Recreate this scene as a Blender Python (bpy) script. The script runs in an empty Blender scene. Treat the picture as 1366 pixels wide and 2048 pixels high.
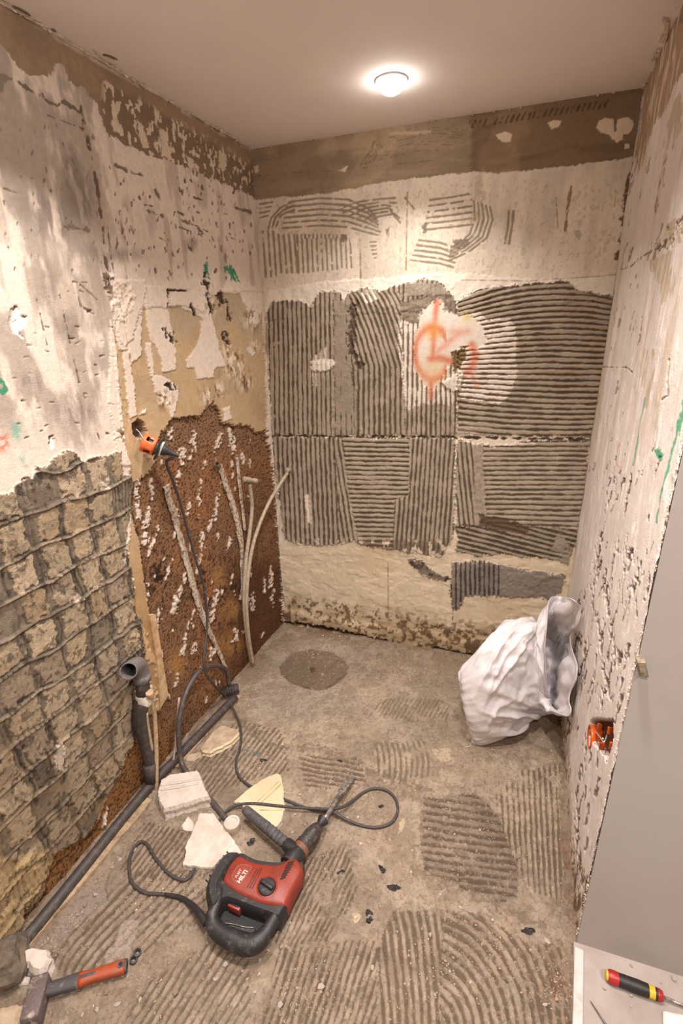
import bpy, bmesh, math, random
import numpy as np
from mathutils import Vector, Matrix

# ------------------------------------------------------------------ camera, light, exposure
C = bpy.context.scene.collection
CAM = np.array([1.2033, -2.3564, 1.7015])
CR = np.array([0.94827694, 0.31601863, -0.0300512])
CU = np.array([-0.08407332, 0.3413036, 0.93618563])
CF = np.array([-0.30610868, 0.88523674, -0.35021907])
FPX = 989.0                                   # focal length for a 1366 px wide frame
cd = bpy.data.cameras.new('camera'); cam = bpy.data.objects.new('camera', cd); C.objects.link(cam)
cd.sensor_fit = 'HORIZONTAL'; cd.sensor_width = 36; cd.lens = 36 * FPX / 1366; cd.clip_start = .02
M = Matrix.Identity(4)
for i in range(3):
    M[i][0], M[i][1], M[i][2], M[i][3] = CR[i], CU[i], -CF[i], CAM[i]
cam.matrix_world = M
bpy.context.scene.camera = cam
vs = bpy.context.scene.view_settings
vs.view_transform = 'Standard'; vs.look = 'None'; vs.gamma = 1; vs.use_curve_mapping = False
vs.exposure = 0.72
w = bpy.data.worlds.new('world'); bpy.context.scene.world = w; w.use_nodes = True
w.node_tree.nodes['Background'].inputs[0].default_value = (1, .9, .8, 1)
w.node_tree.nodes['Background'].inputs[1].default_value = .05
bpy.context.scene.cycles.use_denoising = True
bpy.context.scene.cycles.max_bounces = 6
bpy.context.scene.cycles.diffuse_bounces = 4
HC = 2.45                                     # ceiling height
LIGHTS = [(.746, -.40, 4.8, 'over the shower corner'), (.44, -1.40, 8, 'near the left wall'), (1.22, -1.45, 9, 'added between the bathroom walls to brighten the back wall'), (1.25, -2.75, 15, 'behind the camera'), (2.5, -2.3, 16, 'over the hall')]
LCOL = (1, .922, .87)

# ------------------------------------------------------------------ small helpers
def s2l(c):
    c = np.asarray(c, float) / 255.
    return np.where(c <= .04045, c / 12.92, ((c + .055) / 1.055) ** 2.4)
def rgb(c): return tuple(s2l(c)) + (1,)
def ss(a, b, x):
    t = np.clip((x - a) / (b - a), 0, 1); return t * t * (3 - 2 * t)
def V(*a): return np.array(a, float)
class Plane:
    def __init__(s, O, A, B):
        s.O, s.A, s.B = map(np.array, (O, A, B)); s.N = np.cross(s.A, s.B); s.N = s.N / np.linalg.norm(s.N)
        if s.N @ (CAM - s.O) < 0: s.N = -s.N
    def at(s, px, py, h=0.):                  # where the line of sight through a photo point meets the plane lifted by h
        d = CF + CR * (px - 683) / FPX - CU * (py - 1024) / FPX
        O = s.O + s.N * h
        return CAM + d * (((O - CAM) @ s.N) / (d @ s.N))
    def uv(s, p):
        d = p - s.O; G = np.array([[s.A @ s.A, s.A @ s.B], [s.A @ s.B, s.B @ s.B]])
        return np.linalg.solve(G, [d @ s.A, d @ s.B])
    def pt(s, u, v, h=0.): return s.O + s.A * u + s.B * v + s.N * h
WR, THR = 1.5491, .02702
THL = .04329
PB = Plane((0, 0, 0), (1, 0, 0), (0, 0, 1))
PL = Plane((0, 0, 0), (-math.sin(THL), -math.cos(THL), 0), (.00897, 0, 1))
PR = Plane((WR, 0, 0), (-math.sin(THR), -math.cos(THR), 0), (-.00055, 0, 1))
PF = Plane((0, 0, 0), (1, 0, 0), (0, 1, 0))
PC = Plane((0, 0, HC), (1, 0, 0), (0, -1, 0))
PY = -1.30
PG = Plane((0, PY, 0), (1, 0, 0), (0, 0, 1))
def FL(x, y, h=0.): return PF.at(x, y, h)
def YP(x, y, yy): return Plane((0, yy, 0), (1, 0, 0), (0, 0, 1)).at(x, y)
def proj(P):
    d = P - CAM; z = d @ CF; ok = z > .15; zz = np.where(ok, z, 1)
    return np.where(ok, 683 + FPX * (d @ CR) / zz, -9e3), np.where(ok, 1024 - FPX * (d @ CU) / zz, -9e3)

_R = np.random.RandomState(7)
_T = [_R.rand(256, 256) for _ in range(12)]
def vn(x, y, k=0):
    T = _T[k % 12]; xi = np.floor(x).astype(int); yi = np.floor(y).astype(int)
    fx = x - xi; fy = y - yi; fx = fx * fx * (3 - 2 * fx); fy = fy * fy * (3 - 2 * fy)
    a, b, c, d = xi & 255, (xi + 1) & 255, yi & 255, (yi + 1) & 255
    return (T[a, c] * (1 - fx) + T[b, c] * fx) * (1 - fy) + (T[a, d] * (1 - fx) + T[b, d] * fx) * fy
def fbm(x, y, k=0, o=4):                      # about 0..1, mean .5
    r = 0; a = .5; t = 0
    for i in range(o):
        r = r + a * vn(x * 2 ** i + 17 * i + 3.3 * k, y * 2 ** i + 31 * i, k + i); t += a; a *= .55
    return r / t
def sdpoly(X, Y, P):
    P = np.array(P, float); d = np.full(X.shape, 1e18); c = np.zeros(X.shape, bool)
    for i in range(len(P)):
        a, b = P[i], P[(i + 1) % len(P)]
        e = b - a; wx = X - a[0]; wy = Y - a[1]
        t = np.clip((wx * e[0] + wy * e[1]) / max(e @ e, 1e-9), 0, 1)
        d = np.minimum(d, (wx - e[0] * t) ** 2 + (wy - e[1] * t) ** 2)
        if a[1] != b[1]:
            c ^= ((a[1] > Y) != (b[1] > Y)) & (X < e[0] * (Y - a[1]) / e[1] + a[0])
    return np.where(c, -1, 1) * np.sqrt(d)
def dline(X, Y, P):
    P = np.array(P, float); d = np.full(X.shape, 1e18)
    for a, b in zip(P[:-1], P[1:]):
        e = b - a; wx = X - a[0]; wy = Y - a[1]
        t = np.clip((wx * e[0] + wy * e[1]) / max(e @ e, 1e-9), 0, 1)
        d = np.minimum(d, (wx - e[0] * t) ** 2 + (wy - e[1] * t) ** 2)
    return np.sqrt(d)

class Surf:
    """A wall or floor: a fine sheet whose relief (trowel ridges, joints, gouges) is real, traced on a chart of the surface."""
    def __init__(s, pl, umax, vmax, step, base, umin=0., vmin=0.):
        s.pl = pl
        def knots(lo, hi, other, fn):
            k = np.linspace(lo, hi, 600); dens = np.full(599, .04)
            for o in other:
                P = np.array([fn(a, o) for a in k]); X, Y = proj(P)
                L = np.hypot(np.diff(X), np.diff(Y))
                inn = (X[:-1] > -60) & (X[:-1] < 1430) & (Y[:-1] > -60) & (Y[:-1] < 2110) & (L < 300)
                dens = np.maximum(dens, np.where(inn, L / step, .04 * (hi - lo)))
            cum = np.r_[0, np.cumsum(dens)]; n = int(cum[-1]) + 2
            return np.interp(np.linspace(0, cum[-1], n), cum, k)
        s.u = knots(umin, umax, np.linspace(vmin, vmax, 9), lambda a, o: pl.pt(a, o))
        s.v = knots(vmin, vmax, np.linspace(umin, umax, 9), lambda a, o: pl.pt(o, a))
        U, Vv = np.meshgrid(s.u, s.v, indexing='ij'); s.U, s.V = U.ravel(), Vv.ravel()
        s.P = pl.O + s.U[:, None] * pl.A + s.V[:, None] * pl.B
        s.X, s.Y = proj(s.P)
        n = len(s.U); s.col = np.tile(np.array(base, float), (n, 1)); s.h = np.zeros(n); s.lab = np.zeros(n, int); s.names = {}
        s.bm = np.full(n, .5)
        print('surface', n)
    def nzi(s, i, f, k=0, o=4): return fbm(s.U[i] * f + 40, s.V[i] * f + 40, k, o)
    def nz(s, f, k=0, o=4, ax=1., ay=1.):
        if not hasattr(s, '_c'): s._c = {}
        key = (f, k, o, ax, ay)
        if key not in s._c: s._c[key] = s._nz(*key).astype(np.float32)
        return s._c[key]
    def _nz(s, f, k=0, o=4, ax=1., ay=1.): return fbm(s.U * f * ax + 40, s.V * f * ay + 40, k, o)
    def poly(s, P, amp=4., f=30., soft=1.2, k=0, fine=2.):
        A = np.array(P); m = np.zeros(len(s.X)); q = amp + soft + fine + 3
        i = np.where((s.X > A[:, 0].min() - q) & (s.X < A[:, 0].max() + q) & (s.Y > A[:, 1].min() - q) & (s.Y < A[:, 1].max() + q))[0]
        if len(i) == 0: return m
        d = sdpoly(s.X[i], s.Y[i], P)
        d = d + (fbm(s.U[i] * f + 40, s.V[i] * f + 9, k, 3) - .5) * 2 * amp + (vn(s.U[i] * 220 + 7, s.V[i] * 220 + 7, k + 3) - .5) * 2 * fine
        m[i] = 1 - ss(-soft, soft, d); return m
    def line(s, P, wd, soft=1., jit=.3, brk=0., f=60., k=0):
        A = np.array(P); m = np.zeros(len(s.X)); q = wd * 2 + 5
        i = np.where((s.X > A[:, 0].min() - q) & (s.X < A[:, 0].max() + q) & (s.Y > A[:, 1].min() - q) & (s.Y < A[:, 1].max() + q))[0]
        if len(i) == 0: return m
        n = fbm(s.U[i] * f + 5, s.V[i] * f + 5, k, 3)
        d = dline(s.X[i], s.Y[i], P) + (n - .5) * 2 * wd * jit * 2
        r = 1 - ss(wd / 2 - soft, wd / 2 + soft, d)
        if brk: r = r * ss(brk - .04, brk + .04, fbm(s.U[i] * f * .8 + 77, s.V[i] * f * .8, k + 2, 3))
        m[i] = r; return m
    def mix(s, m, c, a=1.): s.col += (m * a)[:, None] * (np.array(c, float) - s.col)
    def sh(s, m, f): s.col *= (1 + m * (f - 1))[:, None]
    def label(s, m, name, thr=.5):
        i = len(s.names) + 1; s.names[i] = name; s.lab[m > thr] = i; return i
    def ridge(s, m, ph, depth=.004, gc=(82, 70, 58), rc=None, w=.5, warp=.35, f=14, k=0, flat=0., soft=.16):
        i = np.where(m > .01)[0]
        if len(i) == 0: return
        mm = m[i]; p = ph[i] + (fbm(s.U[i] * f + 3, s.V[i] * f + 8, k, 3) - .5) * 2 * warp + (vn(s.U[i] * 70, s.V[i] * 70, k) - .5) * .09
        t = np.abs((p % 1) - .5) * 2
        wv = w + (fbm(s.U[i] * 25 + 60, s.V[i] * 25, k + 5, 3) - .5) * .7
        g = ss(wv - soft, wv + soft, t)
        if flat: g = g * (1 - ss(1 - flat - .06, 1 - flat + .06, fbm(s.U[i] * 11 + 21, s.V[i] * 11 + 2, k + 1, 4)))
        if rc is not None:
            s.col[i] += (mm)[:, None] * (np.array(rc, float) - s.col[i])
            s.col[i] *= (1 + mm * (fbm(s.U[i] * 60, s.V[i] * 60, k + 2, 3) - .5) * .28)[:, None]
        s.col[i] += (mm * g)[:, None] * (np.array(gc, float) - s.col[i])
        s.h[i] += mm * depth * ((1 - g) - .35 + (vn(s.U[i] * 160, s.V[i] * 160, k) - .5) * .3)
    def build(s, name, mat, kindset=True, parent=None):
        nu, nv = len(s.u), len(s.v)
        P = s.P + s.h[:, None] * s.pl.N
        idx = np.arange(nu * nv).reshape(nu, nv)
        q = np.stack([idx[:-1, :-1], idx[1:, :-1], idx[1:, 1:], idx[:-1, 1:]], -1).reshape(-1, 4)
        if np.cross(s.pl.A, s.pl.B) @ s.pl.N < 0: q = q[:, ::-1]
        lab = s.lab[q[:, 0]]
        col = np.concatenate([s2l(np.clip(s.col, 0, 255)), s.bm[:, None]], 1)
        root = None
        for L in [0] + sorted(s.names):
            f = q[lab == L]
            if len(f) == 0: continue
            used = np.unique(f); rem = np.zeros(nu * nv, int); rem[used] = np.arange(len(used)); f = rem[f]
            me = bpy.data.meshes.new(name)
            me.vertices.add(len(used)); me.vertices.foreach_set('co', P[used].ravel())
            me.loops.add(len(f) * 4); me.loops.foreach_set('vertex_index', f.ravel().astype(np.int32))
            me.polygons.add(len(f)); me.polygons.foreach_set('loop_start', np.arange(0, len(f) * 4, 4, dtype=np.int32))
            me.polygons.foreach_set('use_smooth', np.ones(len(f), bool))
            a = me.attributes.new('Col', 'FLOAT_COLOR', 'POINT'); a.data.foreach_set('color', col[used].ravel())
            me.update(calc_edges=True); me.materials.append(mat)
            o = bpy.data.objects.new(name if L == 0 else s.names[L], me); C.objects.link(o)
            if L == 0:
                root = o; o['kind'] = 'structure'
            else: o.parent = root
        return root

def nodes(name):
    m = bpy.data.materials.new(name); m.use_nodes = True; return m, m.node_tree, m.node_tree.nodes['Principled BSDF']
def wall_mat(name, rough=.9, sc=260, bump=.5, spec=.25, amt=.22):
    m, t, b = nodes(name); N = t.nodes; Lk = t.links
    a = N.new('ShaderNodeAttribute'); a.attribute_name = 'Col'
    tc = N.new('ShaderNodeTexCoord')
    n1 = N.new('ShaderNodeTexNoise'); n1.inputs['Scale'].default_value = sc; n1.inputs['Detail'].default_value = 6; n1.inputs['Roughness'].default_value = .65
    n2 = N.new('ShaderNodeTexNoise'); n2.inputs['Scale'].default_value = sc * .22; n2.inputs['Detail'].default_value = 8; n2.inputs['Roughness'].default_value = .7
    Lk.new(tc.outputs['Object'], n1.inputs['Vector']); Lk.new(tc.outputs['Object'], n2.inputs['Vector'])
    mr = N.new('ShaderNodeMapRange'); mr.inputs['From Min'].default_value = .3; mr.inputs['From Max'].default_value = .7
    mr.inputs['To Min'].default_value = 1 - amt; mr.inputs['To Max'].default_value = 1 + amt; mr.clamp = False
    Lk.new(n2.outputs['Fac'], mr.inputs['Value'])
    mx = N.new('ShaderNodeVectorMath'); mx.operation = 'SCALE'
    Lk.new(a.outputs['Color'], mx.inputs[0]); Lk.new(mr.outputs['Result'], mx.inputs['Scale'])
    Lk.new(mx.outputs['Vector'], b.inputs['Base Color'])
    ad = N.new('ShaderNodeMath'); ad.operation = 'ADD'; Lk.new(n1.outputs['Fac'], ad.inputs[0]); Lk.new(n2.outputs['Fac'], ad.inputs[1])
    bp = N.new('ShaderNodeBump'); bp.inputs['Distance'].default_value = .006
    ml = N.new('ShaderNodeMath'); ml.operation = 'MULTIPLY'; ml.inputs[1].default_value = bump * 2
    Lk.new(a.outputs['Alpha'], ml.inputs[0]); Lk.new(ml.outputs[0], bp.inputs['Strength'])
    Lk.new(ad.outputs[0], bp.inputs['Height']); Lk.new(bp.outputs['Normal'], b.inputs['Normal'])
    b.inputs['Roughness'].default_value = rough; b.inputs['Specular IOR Level'].default_value = spec
    return m
def mat(name, c, rough=.6, metal=0., c2=None, sc=30., thr=.5, sharp=.1, bump=.2, bs=None, spec=.5, alpha=None):
    """one or two colours mixed by noise (dust, scuffs) with fine relief"""
    m, t, b = nodes(name); N = t.nodes; Lk = t.links
    b.inputs['Roughness'].default_value = rough; b.inputs['Metallic'].default_value = metal
    b.inputs['Specular IOR Level'].default_value = spec
    tc = N.new('ShaderNodeTexCoord'); n = N.new('ShaderNodeTexNoise'); n.inputs['Scale'].default_value = sc
    n.inputs['Detail'].default_value = 8; n.inputs['Roughness'].default_value = .7
    Lk.new(tc.outputs['Object'], n.inputs['Vector'])
    cr = N.new('ShaderNodeValToRGB'); e = cr.color_ramp.elements
    e[0].position = thr - sharp; e[1].position = thr + sharp
    e[0].color = rgb(c); e[1].color = rgb(c2 if c2 is not None else np.array(c) * .88)
    Lk.new(n.outputs['Fac'], cr.inputs['Fac']); Lk.new(cr.outputs['Color'], b.inputs['Base Color'])
    n2 = N.new('ShaderNodeTexNoise'); n2.inputs['Scale'].default_value = bs or sc * 4; n2.inputs['Detail'].default_value = 6
    Lk.new(tc.outputs['Object'], n2.inputs['Vector'])
    bp = N.new('ShaderNodeBump'); bp.inputs['Strength'].default_value = bump; bp.inputs['Distance'].default_value = .004
    Lk.new(n2.outputs['Fac'], bp.inputs['Height']); Lk.new(bp.outputs['Normal'], b.inputs['Normal'])
    return m
def emat(name, c, st):
    m, t, b = nodes(name); b.inputs['Emission Color'].default_value = tuple(c) + (1,); b.inputs['Emission Strength'].default_value = st; return m

def obj(name, verts, faces, m, parent=None, smooth=False):
    me = bpy.data.meshes.new(name); me.from_pydata([tuple(map(float, v)) for v in verts], [], [tuple(map(int, f)) for f in faces]); me.update()
    bm_ = bmesh.new(); bm_.from_mesh(me); bmesh.ops.recalc_face_normals(bm_, faces=bm_.faces); bm_.to_mesh(me); bm_.free()
    if smooth: me.polygons.foreach_set('use_smooth', [True] * len(me.polygons))
    me.materials.append(m); o = bpy.data.objects.new(name, me); C.objects.link(o)
    if parent: o.parent = parent; o.matrix_parent_inverse = parent.matrix_world.inverted()
    return o
def empty(name, loc, label, cat, group=None):
    o = bpy.data.objects.new(name, None); C.objects.link(o); o.location = tuple(loc); o.empty_display_size = .05
    bpy.context.view_layer.update() if False else None
    o.matrix_world = Matrix.Translation(tuple(loc))
    o['label'] = label; o['category'] = cat
    if group: o['group'] = group
    return o
def tag(o, label, cat=None, group=None):
    o['label'] = label
    if cat: o['category'] = cat
    if group: o['group'] = group
    return o
def smooth_path(P, n=8, closed=False):
    P = [np.array(p, float) for p in P]; out = []; L = len(P)
    rng = range(L if closed else L - 1)
    for i in rng:
        g = lambda j: P[j % L] if closed else P[min(max(j, 0), L - 1)]
        a, b, c, d = g(i - 1), g(i), g(i + 1), g(i + 2)
        for t in np.linspace(0, 1, n, endpoint=False):
            out.append(.5 * (2 * b + (c - a) * t + (2 * a - 5 * b + 4 * c - d) * t * t + (3 * b - a - 3 * c + d) * t ** 3))
    if not closed: out.append(P[-1])
    return np.array(out)
def tube_geo(P, r, seg=10, cap=True, jit=0., seed=0, flat=1.):
    P = np.array(P, float); n = len(P); r = np.broadcast_to(np.array(r, float), (n,)) if np.ndim(r) == 0 else np.interp(np.linspace(0, 1, n), np.linspace(0, 1, len(r)), r)
    rs = np.random.RandomState(seed); T = np.gradient(P, axis=0); T /= np.linalg.norm(T, axis=1)[:, None] + 1e-12
    up = np.array([0, 0, 1.]) if abs(T[0][2]) < .9 else np.array([1., 0, 0]); vv = []; x = np.cross(T[0], up); x /= np.linalg.norm(x)
    for i in range(n):
        x = x - T[i] * (x @ T[i]); x /= np.linalg.norm(x) + 1e-12; y = np.cross(T[i], x)
        for k in range(seg):
            a = 2 * math.pi * k / seg; rr = r[i] * (1 + jit * (rs.rand() - .5) * 2)
            vv.append(P[i] + rr * (math.cos(a) * x + flat * math.sin(a) * y))
    ff = [(i * seg + k, i * seg + (k + 1) % seg, (i + 1) * seg + (k + 1) % seg, (i + 1) * seg + k) for i in range(n - 1) for k in range(seg)]
    if cap: ff += [tuple(range(seg))[::-1], tuple((n - 1) * seg + k for k in range(seg))]
    return vv, ff
def tube(name, P, r, m, parent=None, **k):
    v, f = tube_geo(P, r, **k); return obj(name, v, f, m, parent, smooth=True)
def autosharp(o, ang=40):
    o.data.set_sharp_from_angle(angle=math.radians(ang)) if hasattr(o.data, 'set_sharp_from_angle') else None
    return o
def frame(ax, up=(0, 0, 1)):
    z = np.array(ax, float); z /= np.linalg.norm(z); x = np.cross(up, z)
    if np.linalg.norm(x) < 1e-3: x = np.cross((1, 0, 0), z)
    x /= np.linalg.norm(x); return x, np.cross(z, x), z
def lathe_geo(O, ax, prof, seg=28, close=False):
    x, y, z = frame(ax); O = np.array(O, float); vv = []; n = len(prof)
    for r, h in prof:
        for k in range(seg):
            a = 2 * math.pi * k / seg; vv.append(O + z * h + r * (math.cos(a) * x + math.sin(a) * y))
    ff = [(i * seg + k, i * seg + (k + 1) % seg, (i + 1) * seg + (k + 1) % seg, (i + 1) * seg + k) for i in range(n - 1) for k in range(seg)]
    if close: ff += [((n - 1) * seg + k, (n - 1) * seg + (k + 1) % seg, (k + 1) % seg, k) for k in range(seg)]
    else: ff += [tuple(range(seg))[::-1], tuple((n - 1) * seg + k for k in range(seg))]
    return vv, ff
def lathe(name, O, ax, prof, m, parent=None, seg=28, close=False, ang=35):
    v, f = lathe_geo(O, ax, prof, seg, close); return autosharp(obj(name, v, f, m, parent, smooth=True), ang)
def boxm(name, c, ax, ay, az, m, parent=None, bev=0., seg=2):
    c, ax, ay, az = (np.array(t, float) for t in (c, ax, ay, az))
    v = [c + sx * ax + sy * ay + sz * az for sx in (-1, 1) for sy in (-1, 1) for sz in (-1, 1)]
    f = [(0, 1, 3, 2), (4, 6, 7, 5), (0, 4, 5, 1), (2, 3, 7, 6), (0, 2, 6, 4), (1, 5, 7, 3)]
    o = obj(name, v, f, m, parent)
    if bev:
        b = bmesh.new(); b.from_mesh(o.data); bmesh.ops.bevel(b, geom=b.edges[:], offset=bev, segments=seg, affect='EDGES', profile=.5)
        b.to_mesh(o.data); b.free(); o.data.polygons.foreach_set('use_smooth', [True] * len(o.data.polygons)); autosharp(o, 50)
    return o
def offset_poly(P, d):
    P = np.array(P); n = len(P); out = []
    ar = sum(P[i][0] * P[(i + 1) % n][1] - P[(i + 1) % n][0] * P[i][1] for i in range(n)); sg = 1 if ar > 0 else -1
    for i in range(n):
        a, b, c = P[i - 1], P[i], P[(i + 1) % n]; e1 = b - a; e2 = c - b
        n1 = np.array([e1[1], -e1[0]]) / (np.hypot(*e1) + 1e-9); n2 = np.array([e2[1], -e2[0]]) / (np.hypot(*e2) + 1e-9)
        m_ = n1 + n2; m_ /= max(np.hypot(*m_), .4); out.append(b + sg * d * m_)
    return np.array(out)
def pillow(name, P2, layers, m, parent=None, sub=4, ang=40, tilt=None, smooth_out=True):
    """body with outline P2 (floor coordinates); layers = (height, outward offset)"""
    P = smooth_path(P2, sub, True) if smooth_out else np.array(P2, float)
    n = len(P); vv = []
    for z, d in layers:
        Q = offset_poly(P, d) if abs(d) > 1e-9 else P
        for q in Q: vv.append((q[0], q[1], z + (tilt(q) if tilt else 0)))
    ff = [(i * n + k, i * n + (k + 1) % n, (i + 1) * n + (k + 1) % n, (i + 1) * n + k) for i in range(len(layers) - 1) for k in range(n)]
    bm_ = bmesh.new(); vs_ = [bm_.verts.new(v) for v in vv]
    for f in ff: bm_.faces.new([vs_[i] for i in f])
    for base in (0, (len(layers) - 1) * n):
        f = bm_.faces.new([vs_[base + k] for k in range(n)]); bmesh.ops.triangulate(bm_, faces=[f])
    bmesh.ops.recalc_face_normals(bm_, faces=bm_.faces)
    me = bpy.data.meshes.new(name); bm_.to_mesh(me); bm_.free(); me.polygons.foreach_set('use_smooth', [True] * len(me.polygons)); me.materials.append(m)
    o = bpy.data.objects.new(name, me); C.objects.link(o)
    if parent: o.parent = parent; o.matrix_parent_inverse = parent.matrix_world.inverted()
    return autosharp(o, ang)
rnd = random.Random(5)

# ------------------------------------------------------------------ BACK WALL
PLAST = (226, 212, 194)
S = Surf(PB, WR, HC, 1.75, PLAST)
X, Y = S.X, S.Y
S.sh(ss(.5, .75, S.nz(3, 1)), .93); S.sh(ss(.45, .7, S.nz(5, 2, 4, 3.5, .6)), .94)
S.h += (S.nz(6, 3) - .5) * .004 + (S.nz(40, 4) - .5) * .0015
# top band, older taupe coat
band = S.poly([(490, 280), (1310, 170), (1285, 311), (1110, 335), (1000, 345), (950, 343), (780, 362), (660, 385), (500, 400)], 3, 20)
S.mix(band, (158, 138, 114)); rt = band * ss(938, 946, X + (S.nz(60) - .5) * 12)
S.mix(rt, (136, 114, 90)); S.sh(band, 1); S.sh(band * ss(.4, .65, S.nz(7, 2, 4, .5, 3)), .9); S.h -= band * .003
S.sh(band * ss(.55, .7, S.nz(6, 5, 5)), 1.13)
S.mix(rt * ss(225, 215, Y + (X - 945) * .14) * 1., (150, 122, 90))
S.line([(505, 352), (700, 338), (945, 312)], 2, k=3); S.sh(S.line([(505, 352), (700, 338), (945, 312)], 2, brk=.5), .8)
S.mix(S.line([(780, 268), (858, 263)], 7, k=2), (192, 170, 148))
for k in range(6): S.sh(S.line([(720 + k * 9, 330 - k * 3), (742 + k * 7, 300 - k * 2), (748 + k * 2, 282)], 3, brk=.45, k=k), .82)
for k in range(9): S.sh(S.line([(760 + 2 * k, 318 - 6 * k), (840, 300 - 6 * k), (930, 300 - 5 * k)], 2.4, brk=.54, k=k), .85)
for k in range(26): S.sh(S.line([(940 + 11 * k, 243 - 1.7 * k), (934 + 11 * k, 256 - 1.7 * k)], 4, brk=.4, k=k), .68)
for P in ([(1192, 255), (1200, 240), (1210, 235), (1227, 237), (1229, 262), (1233, 262), (1235, 237), (1255, 232), (1266, 240), (1267, 250), (1262, 262), (1256, 268), (1247, 268), (1246, 279), (1235, 285), (1224, 276), (1218, 268), (1203, 265)],
          [(1250, 288), (1259, 286), (1260, 296), (1250, 297)], [(1095, 246), (1106, 240), (1124, 241), (1118, 254), (1103, 257)],
          [(992, 268), (1010, 262), (1025, 267), (1021, 283), (1006, 284), (997, 278)], [(507, 333), (515, 331), (517, 342), (510, 345)], [(677, 341), (695, 331), (690, 344)]):
    m = S.poly(P, 1.5, 60, fine=1); S.mix(m, (226, 206, 180)); S.h += m * .002
# trowel marks left on the light plaster
GR = (150, 136, 118)
def strokes(fn, n, wd=4.6, brk=.36, c=GR):
    for k in range(n):
        m = S.line(fn(k), wd * .82, .9, .14, brk, 45, k); S.mix(m, c); S.h -= m * .002
strokes(lambda k: [(525 + 10.5 * k, 462 - (k > 2) * -8), (531 + 10.5 * k, 545 + 8 * (k < 3))], 7, 5, .3)
strokes(lambda k: [(594 + 9.6 * k, 478), (597 + 9.6 * k, 546 - k)], 12, 4.6, .3)
strokes(lambda k: [(594 + 8 * k, 470), (594 + 8 * k, 476)], 13, 4, .3)
strokes(lambda k: [(536 + 8 * k, 458 - 3 * k), (542 + 9 * k, 436 - 2 * k), (560 + 7 * k, 416 + 4 * k), (588, 402 + 9 * k)], 3, 5, .25)
strokes(lambda k: [(575 - 2 * k, 404 + 10.5 * k), (640, 396 + 11 * k), (695, 399 + 11 * k), (735, 416 + 10 * k), (752 + 2 * k, 436 + 7 * k)], 6, 5, .28)
strokes(lambda k: [(672 + 13 * k, 420 + 6 * k), (715 + 8 * k, 404 + 6 * k), (760 + 5 * k, 398 + 6 * k), (790 + 2 * k, 396 + 10 * k)], 6, 4.6, .34)
strokes(lambda k: [(520, 408 + 9 * k), (545 - 3 * k, 404 + 9 * k)], 4, 4, .3)
strokes(lambda k: [(860 - 2 * k, 400 + 12 * k), (905, 394 + 12 * k), (943, 387 + 12.5 * k)], 6, 5, .3)
strokes(lambda k: [(838 - 4 * k, 481 + 10 * k), (880, 486 + 10.5 * k), (918 - 3 * k, 499 + 9 * k)], 5, 5.4, .26)
strokes(lambda k: [(948 + 8 * k, 402 + 3 * k), (950 + 9 * k, 438), (940 + 8.5 * k, 468 + 2 * k), (918 + 5 * k, 488 + 4 * k), (900, 497 + 6 * k)], 5, 5, .28)
strokes(lambda k: [(1018 + 9 * k, 422), (1016 + 8 * k, 455), (1010 + 8 * k, 487)], 2, 6, .3)
strokes(lambda k: [(740 + 2 * k, 485 + 8 * k), (752, 484 + 8 * k)], 5, 4.5, .2)
for P in ([(843, 450), (853, 443), (853, 465), (846, 468)], [(905, 480), (935, 477), (940, 490), (915, 500)], [(682, 470), (694, 470), (694, 482), (684, 484)], [(770, 458), (778, 456), (776, 475)]):
    S.mix(S.poly(P, 3, 60), (135, 122, 106))
S.mix(S.poly([(1149, 462), (1158, 459), (1165, 470), (1158, 480), (1150, 474)], 1, 30), (186, 174, 156))
for P, wd in (([(1143, 372), (1135, 420), (1130, 462)], 5), ([(1112, 395), (1116, 455)], 1.6), ([(720, 480), (722, 578)], 2.2), ([(815, 385), (812, 540)], 2), ([(1232, 380), (1228, 430)], 2), ([(810, 395), (828, 418)], 3)):
    S.mix(S.line(P, wd, brk=.3), (150, 124, 92))
S.mix(ss(.66, .69, S.nz(120, 5, 3, 1, .6)) * ss(350, 370, Y) * ss(600, 560, Y), (165, 146, 120), .35)
S.mix(S.line([(1262, 345), (1255, 385), (1245, 440)], 8, 2, .6, brk=.3), (110, 88, 66)); S.mix(S.line([(1246, 440), (1240, 480), (1233, 530)], 6, 2, .6, brk=.48), (110, 88, 66))
S.mix(S.line([(960, 342), (958, 400), (950, 440)], 12, 5, .6, brk=.4), (176, 152, 122), .5)
S.line([(815, 0), (815, 1)], 1)
lip = S.poly([(530, 585), (640, 565), (720, 558), (850, 548), (900, 545), (1060, 560), (1236, 552), (1232, 600), (530, 640)], 4, 25); S.mix(lip, (232, 222, 208), .7); S.h += lip * (S.nz(30, 6) - .25) * .008
S.mix(S.line([(1120, 558), (1190, 553), (1236, 549)], 1.5), (160, 140, 118)); S.mix(S.line([(920, 560), (1060, 562), (1120, 557)], 1.5, brk=.4), (160, 140, 118))
# lower plaster, creamier, roughly skimmed
low = ss(1075, 1100, Y + (X - 600) * .02); S.mix(low, (216, 199, 172)); S.h += low * (ss(.44, .58, S.nz(16, 7, 5, .8, 1.5)) * .0022)
S.sh(low * ss(.52, .56, S.nz(20, 8, 5)) * .6, .93); S.mix(low * ss(.5, .7, S.nz(4, 9)), (206, 182, 146), .5)
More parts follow.
